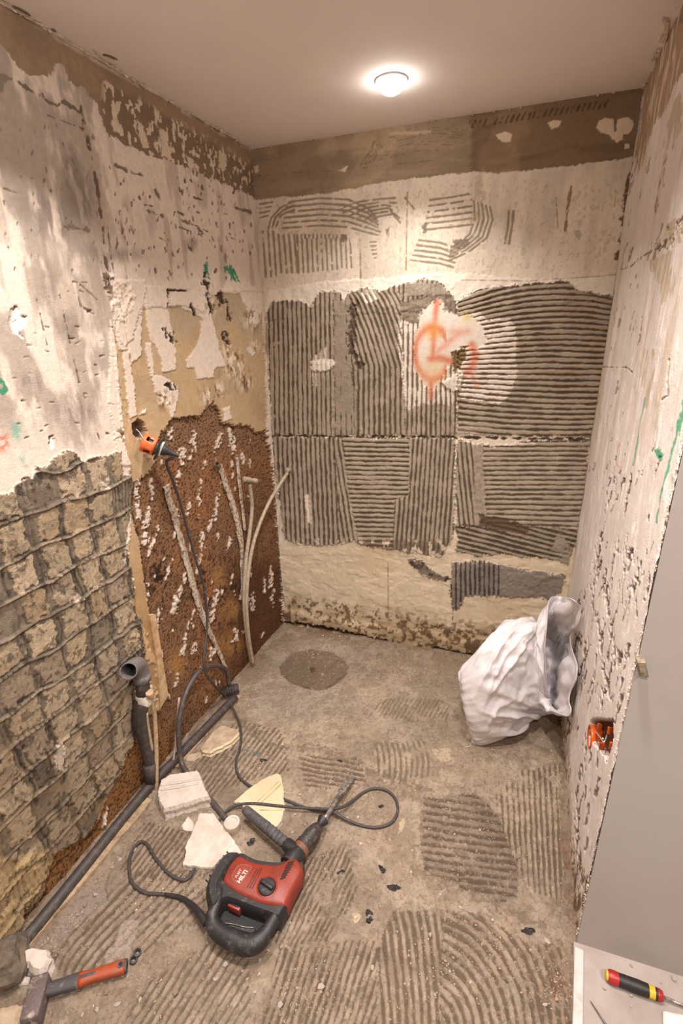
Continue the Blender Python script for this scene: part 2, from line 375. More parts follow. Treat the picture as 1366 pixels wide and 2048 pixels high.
# adhesive beds
RC = (176, 162, 144); GC = (96, 82, 67)
def adh(P, name, rc=RC, amp=5):
    m = S.poly(P, amp, 35, fine=3); S.mix(m, rc); S.sh(m * ss(.35, .65, S.nz(12, 3)), .94); S.h += m * .004; S.bm = np.where(m > .5, .8, S.bm); S.label(m, name); return m
UL = [(533, 625), (545, 604), (600, 602), (622, 612), (645, 583), (682, 582), (690, 600), (700, 585), (722, 578), (745, 575), (760, 583), (790, 570), (830, 565), (843, 556), (880, 565), (900, 585), (913, 600), (916, 720), (912, 869), (760, 872), (600, 870), (545, 868), (538, 760)]
UR = [(913, 600), (935, 590), (960, 580), (1000, 572), (1060, 568), (1115, 563), (1137, 562), (1150, 578), (1185, 586), (1200, 590), (1230, 590), (1221, 670), (1211, 745), (1200, 800), (1192, 850), (1185, 876), (1060, 872), (916, 868), (916, 720)]
LLb = [(546, 873), (905, 876), (912, 892), (908, 1000), (908, 1060), (900, 1085), (893, 1095), (880, 1112), (850, 1110), (790, 1100), (740, 1092), (720, 1088), (710, 1082), (690, 1085), (660, 1090), (600, 1088), (568, 1078), (560, 1000), (550, 930)]
LR = [(914, 895), (918, 882), (960, 888), (1000, 892), (1060, 882), (1180, 880), (1172, 940), (1172, 985), (1160, 1020), (1154, 1075), (1145, 1105), (1136, 1125), (1100, 1118), (1000, 1108), (950, 1112), (914, 1102), (912, 1000)]
BRb = [(906, 1125), (960, 1122), (1000, 1130), (1060, 1140), (1132, 1150), (1122, 1180), (1105, 1200), (1080, 1195), (1000, 1191), (930, 1191), (924, 1205), (915, 1225), (907, 1215), (900, 1190)]
mUL, mUR, mLL, mLR = [adh(p, 'adhesive_bed') for p in (UL, UR, LLb, LR)]
mBR = adh(BRb, 'adhesive_bed', (140, 130, 120)); m = adh([(812, 1118), (845, 1120), (860, 1140), (897, 1155), (893, 1163), (860, 1155), (830, 1140)], 'adhesive_bed', (128, 118, 106)); S.mix(m * ss(.5, .6, S.nz(50)), (78, 66, 54))
R_ = lambda m, ph, **k: S.ridge(m, ph, **dict(dict(gc=GC, depth=.0045, warp=.13), **dict(k, w=k.get('w', .5) + .1)))
def zone(base, P, amp=3): return base * S.poly(P, amp, 40)
a = zone(mUL, [(500, 540), (668, 540), (668, 900), (500, 900)]); R_(a, (X - .012 * (Y - 700)) / 9.3, w=.55, flat=.2, k=1)
a = zone(mUL, [(668, 540), (700, 540), (722, 900), (668, 900)]); R_(a, X / 11, w=.85, flat=.45, k=2); S.sh(a, .93)
a = zone(mUL, [(698, 540), (800, 540), (812, 900), (712, 900)])
R_(a, (X - 62 * np.clip((Y - 585) / 150, 0, 1) ** .75 * .9) / 10.5, w=.5, k=3)
g = S.line([(708, 610), (702, 660), (706, 700), (722, 730)], 11, 2, .5); S.mix(g, (92, 78, 64)); S.h -= g * .004
a = zone(mUL, [(800, 540), (925, 540), (925, 900), (812, 900)]); R_(a, (X + .01 * (Y - 700)) / 9.6, w=.5, k=4)
a = zone(mUL, [(796, 608), (900, 580), (930, 600), (925, 630), (880, 640), (812, 650)]); S.mix(a, (140, 126, 110)); S.h += a * (S.nz(50, 2) - .5) * .008
a = zone(mUL, [(812, 566), (900, 566), (905, 590), (812, 592)]); S.mix(a, (158, 146, 130)); S.h += a * .002
ph = (Y - (600 + .0010 * (X - 1120) ** 2 * np.clip(1 - (Y - 600) / 150, -.25, 1)) - np.clip((Y - 690) / 160, 0, 1) * (X - 920) * .03 * (1 - np.clip((Y - 800) / 60, 0, 1))) / 11.3
R_(mUR, ph, w=.52, flat=.05, k=5); a = mUR * ss(8, 0, -sdpoly(X, Y, UR) - 0) * ss(1150, 1180, X); S.mix(a, (110, 96, 80))
a = mUR * ss(.6, .75, S.nz(7, 9, 3, .6, 2)) * ss(780, 830, Y); S.mix(a, (172, 158, 140), .8)
# white paint over the ridges
WP = [(797, 640), (815, 645), (835, 650), (842, 625), (850, 612), (866, 610), (872, 600), (880, 597), (886, 605), (892, 617), (900, 632), (915, 634), (925, 628), (955, 625), (968, 632), (980, 640), (1018, 638), (1030, 650), (1033, 690), (1034, 745), (1027, 775), (1016, 790), (1006, 805), (985, 806), (955, 800), (925, 795), (915, 785), (905, 812), (870, 806), (835, 812), (815, 820), (808, 790), (803, 740), (797, 690)]
wp = S.poly(WP, 5, 60, fine=3); sm = S.poly([(846, 618), (872, 602), (890, 622), (930, 632), (962, 640), (975, 680), (955, 700), (930, 690), (905, 705), (900, 730), (890, 745), (870, 780), (845, 770), (832, 730), (828, 680)], 5, 40)
ing = 1 - ss(60, 150, S.col[:, 0] * 0 + np.minimum(S.col[:, 0], 200) - 20)
S.mix(wp * (1 - ing * .95), (232, 220, 206)); S.mix(sm, (234, 222, 208)); S.h = S.h * (1 - sm) + sm * .004
d0 = np.hypot((X - 865) / 34, (Y - 706) / 52); noi = .55 + .7 * S.nz(16, 1)
paint = np.zeros(len(X))
ring = np.exp(-((d0 - 1) / .17) ** 2) * (X < 893) * wp; paint = np.maximum(paint, ring * .85)
for P, wd, st in (([(874, 604), (868, 660), (866, 720)], 6, .8), ([(862, 765), (862, 795)], 6, .8), ([(862, 718), (880, 716), (903, 722)], 8, .9), ([(866, 712), (890, 690), (925, 662)], 7, .45), ([(944, 690), (951, 712), (944, 735), (934, 745)], 8, .8), ([(945, 752), (956, 775)], 5, .5), ([(905, 665), (935, 662)], 9, .4)):
    paint = np.maximum(paint, st * np.exp(-(dline(X, Y, P) / wd) ** 2))
S.mix(np.clip(paint * noi * 1.05, 0, .8), (212, 120, 88))
S.mix(.75 * np.exp(-(np.hypot(X - 866, Y - 662) / 15) ** 2), (226, 150, 70)); S.mix(.5 * np.exp(-(np.hypot((X - 868) / 26, (Y - 745) / 24)) ** 2), (228, 190, 130)); S.mix(.6 * np.exp(-(np.hypot(X - 934, Y - 634) / 11) ** 2), (220, 204, 120))
m = S.poly([(904, 706), (918, 700), (930, 696), (932, 716), (922, 730), (916, 745), (906, 742)], 4, 60); S.mix(m, (128, 104, 72)); S.h -= m * .004
m = S.poly([(884, 764), (900, 756), (918, 742), (926, 748), (922, 778), (906, 783), (894, 776)], 3, 60); S.mix(m, (228, 218, 204)); S.h += m * .007
m = S.poly([(622, 722), (645, 718), (668, 720), (672, 730), (650, 743), (623, 742)], 3, 60); S.mix(m, (232, 222, 208)); S.h += m * .005
for k in range(3): S.mix(S.line([(634 + 9 * k, 712 - 8 * k), (634 + 9 * k, 720)], 5), (222, 210, 194))
for k in range(2): S.mix(S.line([(626 + 7 * k, 742), (627 + 7 * k, 770)], 4), (216, 202, 186))
for k in range(3): S.mix(S.line([(725 + 9 * k, 585 - 4 * k), (735 + 9 * k, 605 - 4 * k)], 5), (222, 210, 194))
# joint between upper and lower beds
m = S.poly([(912, 868), (960, 870), (1060, 878), (1075, 888), (1000, 892), (955, 890), (925, 880)], 3, 60); S.mix(m, (218, 204, 186)); m = S.line([(545, 871), (720, 873), (905, 874), (1180, 880)], 4, 1, .6, .35); S.mix(m, (80, 68, 56)); S.h -= m * .003
S.mix(S.line([(912, 893), (911, 960), (908, 1060)], 5, 1, .6, .5), (212, 198, 180))
# lower beds
a = zone(mLL, [(500, 860), (674, 860), (678, 1120), (500, 1120)]); R_(a, (X - .045 * (Y - 870)) / 9.4, w=.5, flat=.22, k=6)
a = zone(mLL, [(674, 860), (684, 860), (700, 1000), (724, 1120), (676, 1120)]); R_(a, (X - .16 * (Y - 870)) / 9.5, w=.55, k=7)
a = zone(mLL, [(682, 860), (818, 860), (818, 990), (790, 1000), (785, 1120), (724, 1120), (700, 1000)]); R_(a, (Y - .02 * (X - 700)) / 9.4, w=.55, k=8)
a = zone(mLL, [(818, 860), (920, 860), (920, 1120), (785, 1120), (790, 1000), (818, 990)]); R_(a, (X - .0 + .07 * (Y - 870)) / 9.3, w=.5, flat=.1, k=9)
m = S.poly([(610, 990), (618, 988), (622, 1010), (625, 1048), (615, 1042)], 2, 60); S.mix(m, (222, 208, 190))
a = zone(mLR, [(900, 870), (965, 880), (975, 1000), (975, 1050), (900, 1060)]); R_(a, (X - .1 * (Y - 880)) / 9.6, w=.55, flat=.15, k=10); l = a * ss(945, 952, X); S.mix(l, (166, 152, 136)); S.h += l * (S.nz(60, 3) - .4) * .006
a = zone(mLR, [(965, 880), (1190, 870), (1180, 1060), (975, 1046), (972, 1000)]); R_(a, (Y - .035 * (X - 970) * ss(980, 1060, Y)) / 9.6, w=.55, flat=.2, k=11)
a = zone(mLR, [(900, 1050), (975, 1046), (1180, 1060), (1160, 1130), (900, 1130)]); R_(a, (Y - .25 * (X - 900)) / 10, w=.4, flat=.35, k=1); S.sh(a, .9)
m = S.poly([(958, 1030), (1000, 1035), (1060, 1052), (1050, 1068), (990, 1062), (960, 1052)], 5, 40) * mLR; S.mix(m, (98, 82, 66)); S.h -= m * .003
a = zone(mBR, [(890, 1110), (1000, 1120), (1000, 1240), (890, 1240)]); R_(a, X / 9.5, w=.5, k=2, gc=(74, 66, 58)); l = mBR * ss(990, 1005, X); S.h += l * (S.nz(70, 5) - .4) * .006
S.mix(mLL * ss(1070, 1090, Y) * ss(715, 730, X), (104, 88, 72), .6); S.mix(mLL * ss(.6, .63, S.nz(45, 3, 3, 1, .5)) * ss(1070, 1085, Y), (205, 190, 168))
# grime and broken edge along the floor
yb = 1245 + (X - 570) * .163
gr = ss(70, 10, yb - Y + (S.nz(12, 4) - .5) * 90); S.mix(gr, (150, 124, 92), .65)
S.mix(ss(.5, .62, S.nz(34, 6, 4)) * ss(60, 30, yb - Y) * ss(760, 820, X + (yb - Y) * 0), (92, 72, 50), .9); S.mix(ss(.56, .62, S.nz(50, 7, 4)) * ss(75, 40, yb - Y), (96, 74, 50), .8)
S.h += ss(28, 18, yb - Y + (S.nz(9, 3) - .5) * 20) * .012
m = S.line([(572, 1243), (640, 1254), (700, 1266), (775, 1283)], 7, 1, .4); S.mix(m, (58, 42, 30)); S.h -= m * .02
m = S.line([(870, 1295), (950, 1310), (1000, 1320)], 5, 1, .5); S.mix(m, (66, 50, 38)); S.h -= m * .02
S.mix(S.line([(776, 1125), (777, 1240)], 1.6), (150, 126, 96)); S.mix(S.line([(906, 1192), (905, 1240)], 3, brk=.5), (120, 100, 78))
m = S.poly([(683, 1208), (694, 1212), (700, 1228), (704, 1245), (694, 1246), (690, 1226)], 1.5, 50); S.mix(m, (130, 108, 80)); S.h -= m * .004
wallm = wall_mat('scraped_plaster', bump=.3, sc=240, amt=.10)
back = S.build('wall_back', wallm); back['label'] = 'back wall with combed grey tile adhesive beds on cream plaster'
del S

# ------------------------------------------------------------------ LEFT WALL
S = Surf(PL, 2.35, HC, 2.0, (222, 206, 192), 0., -.03); X, Y = S.X, S.Y
S.h += (S.nz(4, 3) - .5) * .006 + (S.nz(30, 4) - .5) * .0015
up = ss(920, 800, Y + (X - 150) * .0)
S.mix(up * ss(.5, .62, S.nz(7, 1, 5, 1.6, .7)) * ss(260, 200, X + 0 * Y), (164, 150, 138), .8)
S.mix(up * ss(.52, .66, S.nz(10, 6, 5, 2.5, .5)), (176, 160, 144), .6)
for x, y, a, b, s in ((60, 700, 38, 70, .0), (110, 440, 40, 55, .7), (165, 400, 22, 60, .8), (140, 340, 18, 50, .8), (60, 420, 50, 40, .4), (150, 820, 45, 35, .6), (140, 650, 34, 30, .55), (100, 560, 26, 50, .5), (60, 770, 25, 25, .6), (240, 510, 40, 16, .6), (195, 500, 26, 20, .5), (385, 490, 16, 14, .6), (250, 440, 8, 40, .7), (300, 430, 14, 50, .3), (160, 880, 30, 25, .4)):
    S.mix(s * np.exp(-(np.hypot((X - x) / a, (Y - y) / b)) ** 3) * ss(.34, .54, S.nz(22, 2, 5, 2, .6)), (126, 114, 104))
band = S.poly([(-30, -10), (8, 10), (505, 297), (520, 400), (490, 385), (460, 372), (420, 355), (405, 348), (375, 335), (330, 320), (290, 305), (245, 285), (215, 268), (205, 240), (195, 210), (185, 200), (170, 180), (140, 160), (128, 128), (110, 125), (98, 155), (62, 150), (40, 135), (20, 105), (-30, 50)], 5, 30, fine=3)
S.mix(band, (160, 136, 112)); S.sh(band * ss(.5, .7, S.nz(9, 2)), .93); S.h -= band * .002
dk = band * ss(190, 215, X) * ss(6, 22, Y - (297 + .575 * (X - 505)) - 22 + (S.nz(20) - .5) * 20); S.mix(dk, (132, 112, 92))
fl = band * ss(195, 215, X) * ss(18, 40, Y - (297 + .575 * (X - 505))) * ss(.61, .63, S.nz(75, 5, 2, 1, .7)); S.mix(fl, (214, 196, 174)); S.h += fl * .002
for P in ([(225, 200), (238, 215), (236, 240), (245, 268), (228, 260), (222, 225)], [(275, 240), (285, 250), (300, 295), (285, 296), (278, 270)], [(318, 255), (335, 262), (345, 320), (325, 312), (322, 285)], [(372, 310), (385, 318), (395, 345), (378, 335)], [(440, 300), (452, 310), (450, 345), (438, 335)]): S.mix(S.poly(P, 4, 40), (214, 196, 174))
S.mix(ss(9, 2, np.abs(Y - (297 + .575 * (X - 505)) - 3 + (S.nz(15, 3) - .5) * 8)) * ss(.45, .6, S.nz(14, 5)), (205, 190, 174), .8)
m = S.line([(22, 158), (40, 165), (75, 188), (97, 203), (115, 212)], 6, 1, .7, .38); S.mix(m, (120, 106, 92)); m = S.line([(128, 205), (160, 225)], 6, 1, .6, .4); S.mix(m, (120, 106, 92)); S.mix(S.poly([(-5, 145), (12, 150), (25, 158), (8, 165), (6, 184), (-5, 185)], 2), (140, 128, 114))
# seam running down the upper wall
for P, wd, b in (([(162, 212), (170, 250), (178, 290), (190, 335), (196, 380), (205, 450), (213, 520), (222, 560)], 4.5, .5), ([(214, 440), (224, 520), (240, 600), (262, 720)], 2, .4), ([(232, 640), (238, 760), (262, 850)], 3, .45), ([(96, 230), (168, 258)], 2, .4), ([(120, 590), (160, 770), (200, 880)], 2, .5), ([(70, 580), (95, 690)], 2.4, .4)):
    m = S.line(P, wd, 1, .5, b); S.mix(m, (104, 88, 74)); S.h -= m * .003
S.sh(S.poly([(180, 290), (200, 290), (245, 560), (262, 700), (238, 700), (222, 560)], 2, 10), 1.04)
r2 = np.random.RandomState(3)
def nick(n, x0, x1, y0, y1, ln=(4, 14), ang=(-1.9, -1.2), wd=3., c=(112, 96, 82), dp=.004):
    for _ in range(n):
        x, y = r2.uniform(x0, x1), r2.uniform(y0, y1); L = r2.uniform(*ln); a = r2.uniform(*ang)
        m = S.line([(x, y), (x + L * math.cos(a), y - L * math.sin(a) * 1.)], wd * r2.uniform(.5, 1.2), .9, .5); S.mix(m, c); S.h -= m * dp
nick(130, 230, 510, 340, 560, (2, 10), wd=2.2); nick(60, 0, 220, 240, 560, (2, 9), wd=1.8, c=(140, 124, 110)); nick(50, 0, 240, 560, 880, (3, 10), (-.4, .5), 2.0, (140, 122, 108)); nick(10, 260, 500, 380, 480, (6, 16), (-.6, -.2), 2.6)
for P, wd in (([(232, 330), (262, 345), (285, 352)], 6), ([(295, 422), (325, 432)], 5), ([(362, 440), (388, 450)], 5), ([(312, 380), (318, 400)], 5), ([(240, 425), (246, 465)], 6), ([(470, 415), (500, 424)], 7), ([(398, 455), (402, 465)], 9), ([(40, 352), (72, 358)], 4), ([(445, 497), (452, 520)], 7), ([(130, 455), (180, 462)], 9), ([(162, 570), (185, 590), (194, 600)], 3), ([(156, 590), (165, 615), (190, 627)], 3), ([(0, 375), (30, 385), (50, 395)], 4), ([(370, 580), (410, 585)], 4)):
    m = S.line(P, wd * .8, 1, .6, .34); S.mix(m, (130, 114, 100)); S.h -= m * .003
for P in ([(20, 620), (35, 610), (45, 632), (55, 630), (52, 650), (38, 662), (45, 675), (28, 668), (18, 650)], [(97, 870), (107, 868), (109, 885), (103, 898), (98, 890)], [(45, 955), (60, 955), (66, 970), (55, 978), (42, 972)]):
    m = S.poly(P, 3, 50); S.mix(m, (238, 228, 218)); S.h -= m * .004; e = S.poly(P, 3, 50) * (1 - S.poly([(p[0] + 3, p[1] + 4) for p in P], 3, 50)); S.mix(e, (100, 84, 72))
m = S.poly([(28, 612), (18, 625), (16, 650), (24, 655), (25, 630)], 2); S.mix(m, (196, 176, 160))
# broken rough plaster at the panel corner
m = S.poly([(205, 545), (225, 540), (235, 560), (262, 570), (270, 590), (262, 620), (250, 645), (235, 650), (222, 610), (210, 580)], 6, 40); S.h += m * (S.nz(70, 3) - .5) * .018; S.mix(m * ss(.52, .6, S.nz(60, 4)), (120, 102, 86)); S.mix(m * ss(.45, .4, S.nz(60, 4)), (238, 228, 216))
# green and red marker spray
for P in ([(408, 530), (414, 524), (418, 540), (416, 552), (410, 545)], [(417, 554), (423, 562), (425, 574), (419, 570)], [(447, 535), (455, 530), (466, 532), (472, 548), (482, 570), (476, 573), (468, 562), (458, 548)], [(-6, 752), (4, 758), (12, 768), (17, 782), (8, 790), (-6, 784)]):
    S.mix(S.poly(P, 2, 60) * ss(.28, .4, S.nz(70, 2)), (70, 142, 110))
for x, y in ((33, 850), (45, 925), (32, 868)): S.mix(.6 * np.exp(-(np.hypot((X - x) / 10, (Y - y) / 14)) ** 2) * ss(.45, .6, S.nz(60, 3)), (110, 170, 146))
S.mix(.8 * np.exp(-(np.hypot((X - 4) / 14, (Y - 885) / 18)) ** 2) * ss(.5, .58, S.nz(70, 5)), (196, 96, 66))
# tan coat below the upper plaster
TAN = (190, 162, 126)
tan = S.poly([(228, 655), (250, 690), (262, 680), (285, 615), (340, 612), (365, 615), (405, 635), (425, 590), (470, 583), (524, 583), (535, 860), (535, 900), (568, 1245), (400, 1480), (240, 1640), (50, 1860), (30, 1700), (150, 1600), (250, 1380), (262, 1050), (262, 930), (250, 900), (240, 780)], 5, 25, fine=3)
S.mix(tan, TAN); S.sh(tan * ss(.4, .65, S.nz(6, 8)), .94); S.h -= tan * .004; S.mix(tan * ss(1000, 1250, Y), (160, 124, 82), .6); S.mix(tan * ss(.5, .6, S.nz(5, 4, 5)) * ss(900, 600, Y), (178, 160, 136), .7)
PWH = (222, 206, 190)
for P in ([(290, 572), (335, 575), (338, 610), (345, 660), (352, 700), (352, 740), (325, 745), (323, 715), (310, 690), (300, 672), (294, 640)],
          [(400, 560), (422, 570), (424, 630), (430, 660), (438, 680), (440, 700), (450, 720), (450, 733), (430, 738), (428, 755), (395, 758), (392, 738), (375, 733), (373, 720), (390, 700), (402, 670), (403, 640)],
          [(292, 686), (303, 686), (306, 720), (312, 750), (338, 757), (358, 775), (358, 795), (352, 820), (343, 838), (338, 810), (334, 795), (312, 788), (306, 760), (296, 720)],
          [(225, 560), (290, 560), (282, 690), (285, 712), (265, 725), (255, 700), (240, 700), (230, 660)], [(334, 560), (425, 560), (424, 590), (404, 625), (375, 612), (340, 612)],
          [(222, 640), (232, 690), (240, 780), (252, 905), (262, 930), (240, 930), (215, 800)], [(248, 690), (258, 700), (272, 790), (275, 832), (293, 818), (294, 824), (262, 838), (256, 800), (248, 730)],
          [(455, 560), (524, 575), (524, 640), (512, 655), (500, 640), (492, 610), (478, 588), (440, 585)], [(447, 818), (462, 812), (464, 838), (450, 842)], [(498, 690), (512, 705), (505, 712), (495, 700)]):
    m = S.poly(P, 3, 40, fine=2); S.mix(m, PWH); S.h += m * .004
for P, wd in (([(335, 615), (335, 580), (372, 582)], 3), ([(410, 548), (408, 560), (412, 575)], 7), ([(440, 593), (446, 602)], 11), ([(382, 615), (392, 628)], 8), ([(458, 615), (462, 640)], 8), ([(450, 668), (462, 690)], 7), ([(335, 665), (348, 680)], 9), ([(335, 765), (348, 780)], 8), ([(412, 592), (425, 620)], 8)):
    m = S.line(P, wd, 1, .7); S.mix(m, (72, 54, 42)); S.h -= m * .008
for cx, cy, s in ((425, 610, 14), (470, 735, 20), (492, 765, 14), (415, 790, 12), (440, 780, 12), (330, 800, 14), (455, 700, 10), (505, 640, 16), (512, 690, 9), (470, 720, 12), (240, 870, 12), (420, 822, 10)):
    m = np.exp(-(np.hypot((X - cx) / s, (Y - cy) / s / 1.3)) ** 2); S.mix(m * ss(.5, .56, S.nz(60, 4, 3, 1, .6)), (232, 216, 196)); S.mix(m * ss(.6, .64, S.nz(50, 7, 3, 1, .6)), (104, 82, 60)); S.h += m * (S.nz(60, 4) - .5) * .008
# dark brown screed where plaster has come away
BR = S.poly([(335, 852), (350, 838), (370, 836), (386, 830), (405, 832), (415, 815), (430, 805), (441, 820), (448, 845), (470, 850), (500, 850), (515, 865), (532, 860), (541, 900), (552, 990), (560, 1090), (566, 1150), (566, 1200), (570, 1248), (465, 1392), (300, 1585), (215, 1680), (150, 1745), (40, 1880), (20, 1870), (98, 1750), (110, 1712), (170, 1672), (200, 1640), (215, 1600), (240, 1545), (262, 1500), (285, 1440), (318, 1420), (330, 1380), (322, 1330), (311, 1270), (300, 1210), (290, 1150), (280, 1080), (262, 1010), (268, 970), (300, 945), (315, 920), (318, 880)], 5, 35, fine=3)
S.mix(BR, (134, 98, 70)); S.h -= BR * .012; S.bm = np.where(BR > .5, .8, S.bm); S.label(BR, 'exposed_screed')
S.mix(BR * ss(.5, .62, S.nz(3.5, 5, 4, 1, .5)), (150, 104, 68), .8); S.mix(BR * ss(1090, 1160, Y) * ss(430, 500, X), (84, 50, 30), .75); S.mix(BR * ss(950, 860, Y), (138, 108, 84), .7)
S.mix(BR * ss(1420, 1520, Y + (330 - X) * .4), (160, 108, 56), .6); pit = BR * ss(.58, .64, S.nz(190, 6, 2)); S.mix(pit, (70, 46, 32), .85); S.h -= pit * .002
S.mix(BR * ss(.58, .64, S.nz(48, 5, 4)) * (np.exp(-(np.hypot((X - 325) / 25, (Y - 1160) / 60)) ** 2) + np.exp(-(np.hypot((X - 440) / 60, (Y - 1180) / 90)) ** 2)), (48, 32, 24))
for x, y, a, b in ((445, 1155, 16, 24), (470, 1220, 22, 22), (470, 1290, 24, 26), (360, 1330, 20, 30)): S.mix(BR * .8 * np.exp(-(np.hypot((X - x) / a, (Y - y) / b)) ** 3) * ss(.3, .5, S.nz(30, 2)), (168, 124, 70))
def smear(x, y, L, wd, a=1.45, c=(216, 200, 186)):
    wd *= r2.uniform(.5, 1.25); a += r2.uniform(-.25, .2)
    m = S.line([(x, y), (x + L * .5 * math.cos(a) * -1 + r2.uniform(-2, 2), y + L * .5), (x - L * math.cos(a), y + L)], wd * .8, .9, .6, .33, 75, r2.randint(9)); S.mix(m, c); S.h += m * (.006 + .008 * (S.nz(120, 2) - .5))
for x, y, L, wd in ((303, 1020, 66, 12), (322, 1055, 60, 9), (371, 905, 16, 14), (394, 870, 14, 11), (416, 918, 20, 7), (408, 960, 40, 8), (440, 990, 50, 8), (412, 1070, 30, 10), (405, 1112, 35, 10), (376, 1150, 60, 9), (466, 1075, 26, 7), (470, 1150, 20, 8), (325, 1220, 36, 11), (358, 1195, 36, 10), (395, 1220, 60, 7), (330, 1300, 36, 10), (376, 1280, 30, 8), (440, 1185, 60, 9), (360, 1350, 24, 9), (470, 880, 22, 11), (490, 905, 22, 9), (505, 920, 16, 8), (282, 1000, 40, 12), (285, 960, 30, 14), (310, 960, 40, 9), (533, 1160, 26, 8), (548, 1150, 24, 7), (510, 1190, 30, 8), (553, 1180, 20, 7), (302, 1170, 30, 9), (430, 1300, 20, 8), (358, 1020, 20, 7), (385, 1000, 30, 7), (345, 1130, 30, 7), (475, 1260, 20, 8), (395, 1290, 18, 7), (362, 940, 16, 10), (300, 895, 20, 8), (428, 1040, 20, 7), (445, 870, 20, 12), (465, 860, 16, 12), (350, 860, 16, 12), (505, 1140, 14, 6)):
    smear(x, y, L, wd * .85)
for _ in range(60):
    y = r2.uniform(870, 1400); xl = 285 + (y - 1000) * .1; xr = min(560, 520 + (y - 860) * .11) if y < 1240 else 560 - (y - 1240) * .75; smear(r2.uniform(xl, xr), y, r2.uniform(3, 18) * r2.uniform(.4, 1.3), r2.uniform(1.6, 5))
for x, y, L, wd in ((268, 1160, 50, 12), (275, 1250, 60, 11), (282, 1340, 40, 9), (300, 1370, 30, 9), (255, 1080, 30, 7), (222, 1620, 30, 6), (260, 1480, 24, 7), (215, 1690 - 60, 30, 6), (205, 1690, 26, 5)): smear(x, y, L, wd)
S.sh(S.line([(262, 1010), (282, 1080), (300, 1210), (322, 1330), (332, 1400)], 5, 1, .5), .55)
m = S.line([(275, 1240), (290, 1300), (318, 1330), (328, 1375), (318, 1415)], 18, 2, .3); S.mix(m, (198, 168, 128), .8); S.h += m * .006
# round hole behind the socket box
m = S.poly([(268, 848), (278, 838), (290, 846), (296, 862), (294, 876), (276, 876), (268, 868)], 1.5, 50, fine=1); S.mix(m, (104, 84, 74)); S.h -= m * .035
m = S.line([(228, 690), (236, 800), (252, 905), (262, 940)], 5, 1, .6); S.h += m * .003
# tile imprint zone
ZP = [(-40, 995), (0, 990), (20, 985), (28, 970), (62, 955), (72, 935), (95, 930), (110, 915), (135, 900), (150, 905), (165, 925), (180, 915), (205, 910), (240, 903), (243, 950), (262, 950), (272, 975), (264, 1010), (250, 1060), (247, 1090), (262, 1130), (268, 1180), (274, 1230), (288, 1280), (290, 1320), (278, 1360), (268, 1385), (272, 1420), (276, 1478), (248, 1520), (238, 1560), (208, 1600), (197, 1640), (167, 1672), (105, 1712), (100, 1740), (95, 1790), (62, 1830), (40, 1850), (0, 1900), (-40, 1940)]
Z = S.poly(ZP, 5, 30, fine=3); S.mix(Z, (150, 138, 122)); S.h += Z * .004; S.bm = np.where(Z > .5, 1.0, S.bm)
S.mix(Z * ss(1330, 1600, Y), (160, 138, 108), .6); S.mix(Z * ss(.5, .6, S.nz(24, 3, 5)), (126, 114, 100), .8)
wu = S.U + (S.nz(7, 2, 3) - .5) * .05; wv = S.V + (S.nz(6, 5, 3) - .5) * .05
S.ridge(Z * ss(.48, .56, S.nz(6, 8, 3)), wu / .0155, depth=.003, gc=(112, 101, 88), w=.72, warp=.25, soft=.2, k=3)
PT = .1045; U0, V0 = 1.42 - 8 * PT, .605 - 5 * PT
ci = np.floor((wu - U0) / PT); cj = np.floor((wv - V0) / PT)
fu = (wu - U0) / PT - ci; fv = (wv - V0) / PT - cj
jn = np.minimum(np.minimum(fv, 1 - fv) * PT, np.minimum(fu, 1 - fu) * PT * 1.3)
rg = np.exp(-(np.minimum(fv, 1 - fv) * PT / .0045) ** 2); rgu = np.exp(-(np.minimum(fu, 1 - fu) * PT / .0040) ** 2)
S.h += Z * rg * .009 * (.5 + S.nz(30, 4)); S.mix(Z * rg * ss(.45, .6, S.nz(22, 6)), (186, 170, 148), .8); S.sh(Z * np.exp(-((fv * PT - .009) / .004) ** 2) * ss(.35, .6, S.nz(13, 9)), .66)  # dark band beside each joint ridge paints its shadow into the colour
S.sh(Z * rgu * (1 - rg) * ss(.35, .6, S.nz(15, 1)), .7); S.h -= Z * rgu * (1 - rg) * .003; S.sh(Z * np.exp(-((fu * PT - .013) / .007) ** 2) * ss(.4, .6, S.nz(9, 2)), .8)
rp = np.random.RandomState(11); cols = [(208, 190, 162), (200, 180, 150), (190, 174, 146), (212, 192, 164), (182, 164, 142), (190, 168, 136)]
okc = (S.X > 5) & (Z > .5)
for i in range(int(ci[okc].min()), int(ci[okc].max()) + 1):
    for j in range(int(cj[okc].min()), int(cj[okc].max()) + 1):
        c = (ci == i) & (cj == j)
        cc = c & okc
        if cc.sum() < 150 or rp.rand() < .2: rp.rand(3); continue
        a = rp.uniform(.008, .019); b = rp.uniform(.007, .013); yy = S.Y[cc].mean()
        ii = np.where(c)[0]
        px = (np.abs(fu[ii] - .5 - rp.uniform(-.04, .04)) * PT - (PT / 2 - a)); py = (np.abs(fv[ii] - .5) * PT - (PT / 2 - b))
        dd = np.where((px > 0) & (py > 0), np.hypot(px, py), np.maximum(px, py)) + (S.nzi(ii, 42, (i + j) % 9, 4) - .5) * .030
        m = np.zeros(len(S.X)); m[ii] = (1 - ss(-.001, .001, dd)) * Z[ii]
        if m.sum() < 60: continue
        base = np.array(cols[rp.randint(6)]) * (1 if yy < 1300 else .94); gs = rp.uniform(.0, .5)
        S.mix(m, base, .9); S.mix(m * ss(.52, .64, S.nz(45, (i % 3), 4)), (146, 130, 112), gs + .1); S.h += m * (.004 + (S.nz(90, 2) - .5) * .004); S.label(m, 'mortar_patch')
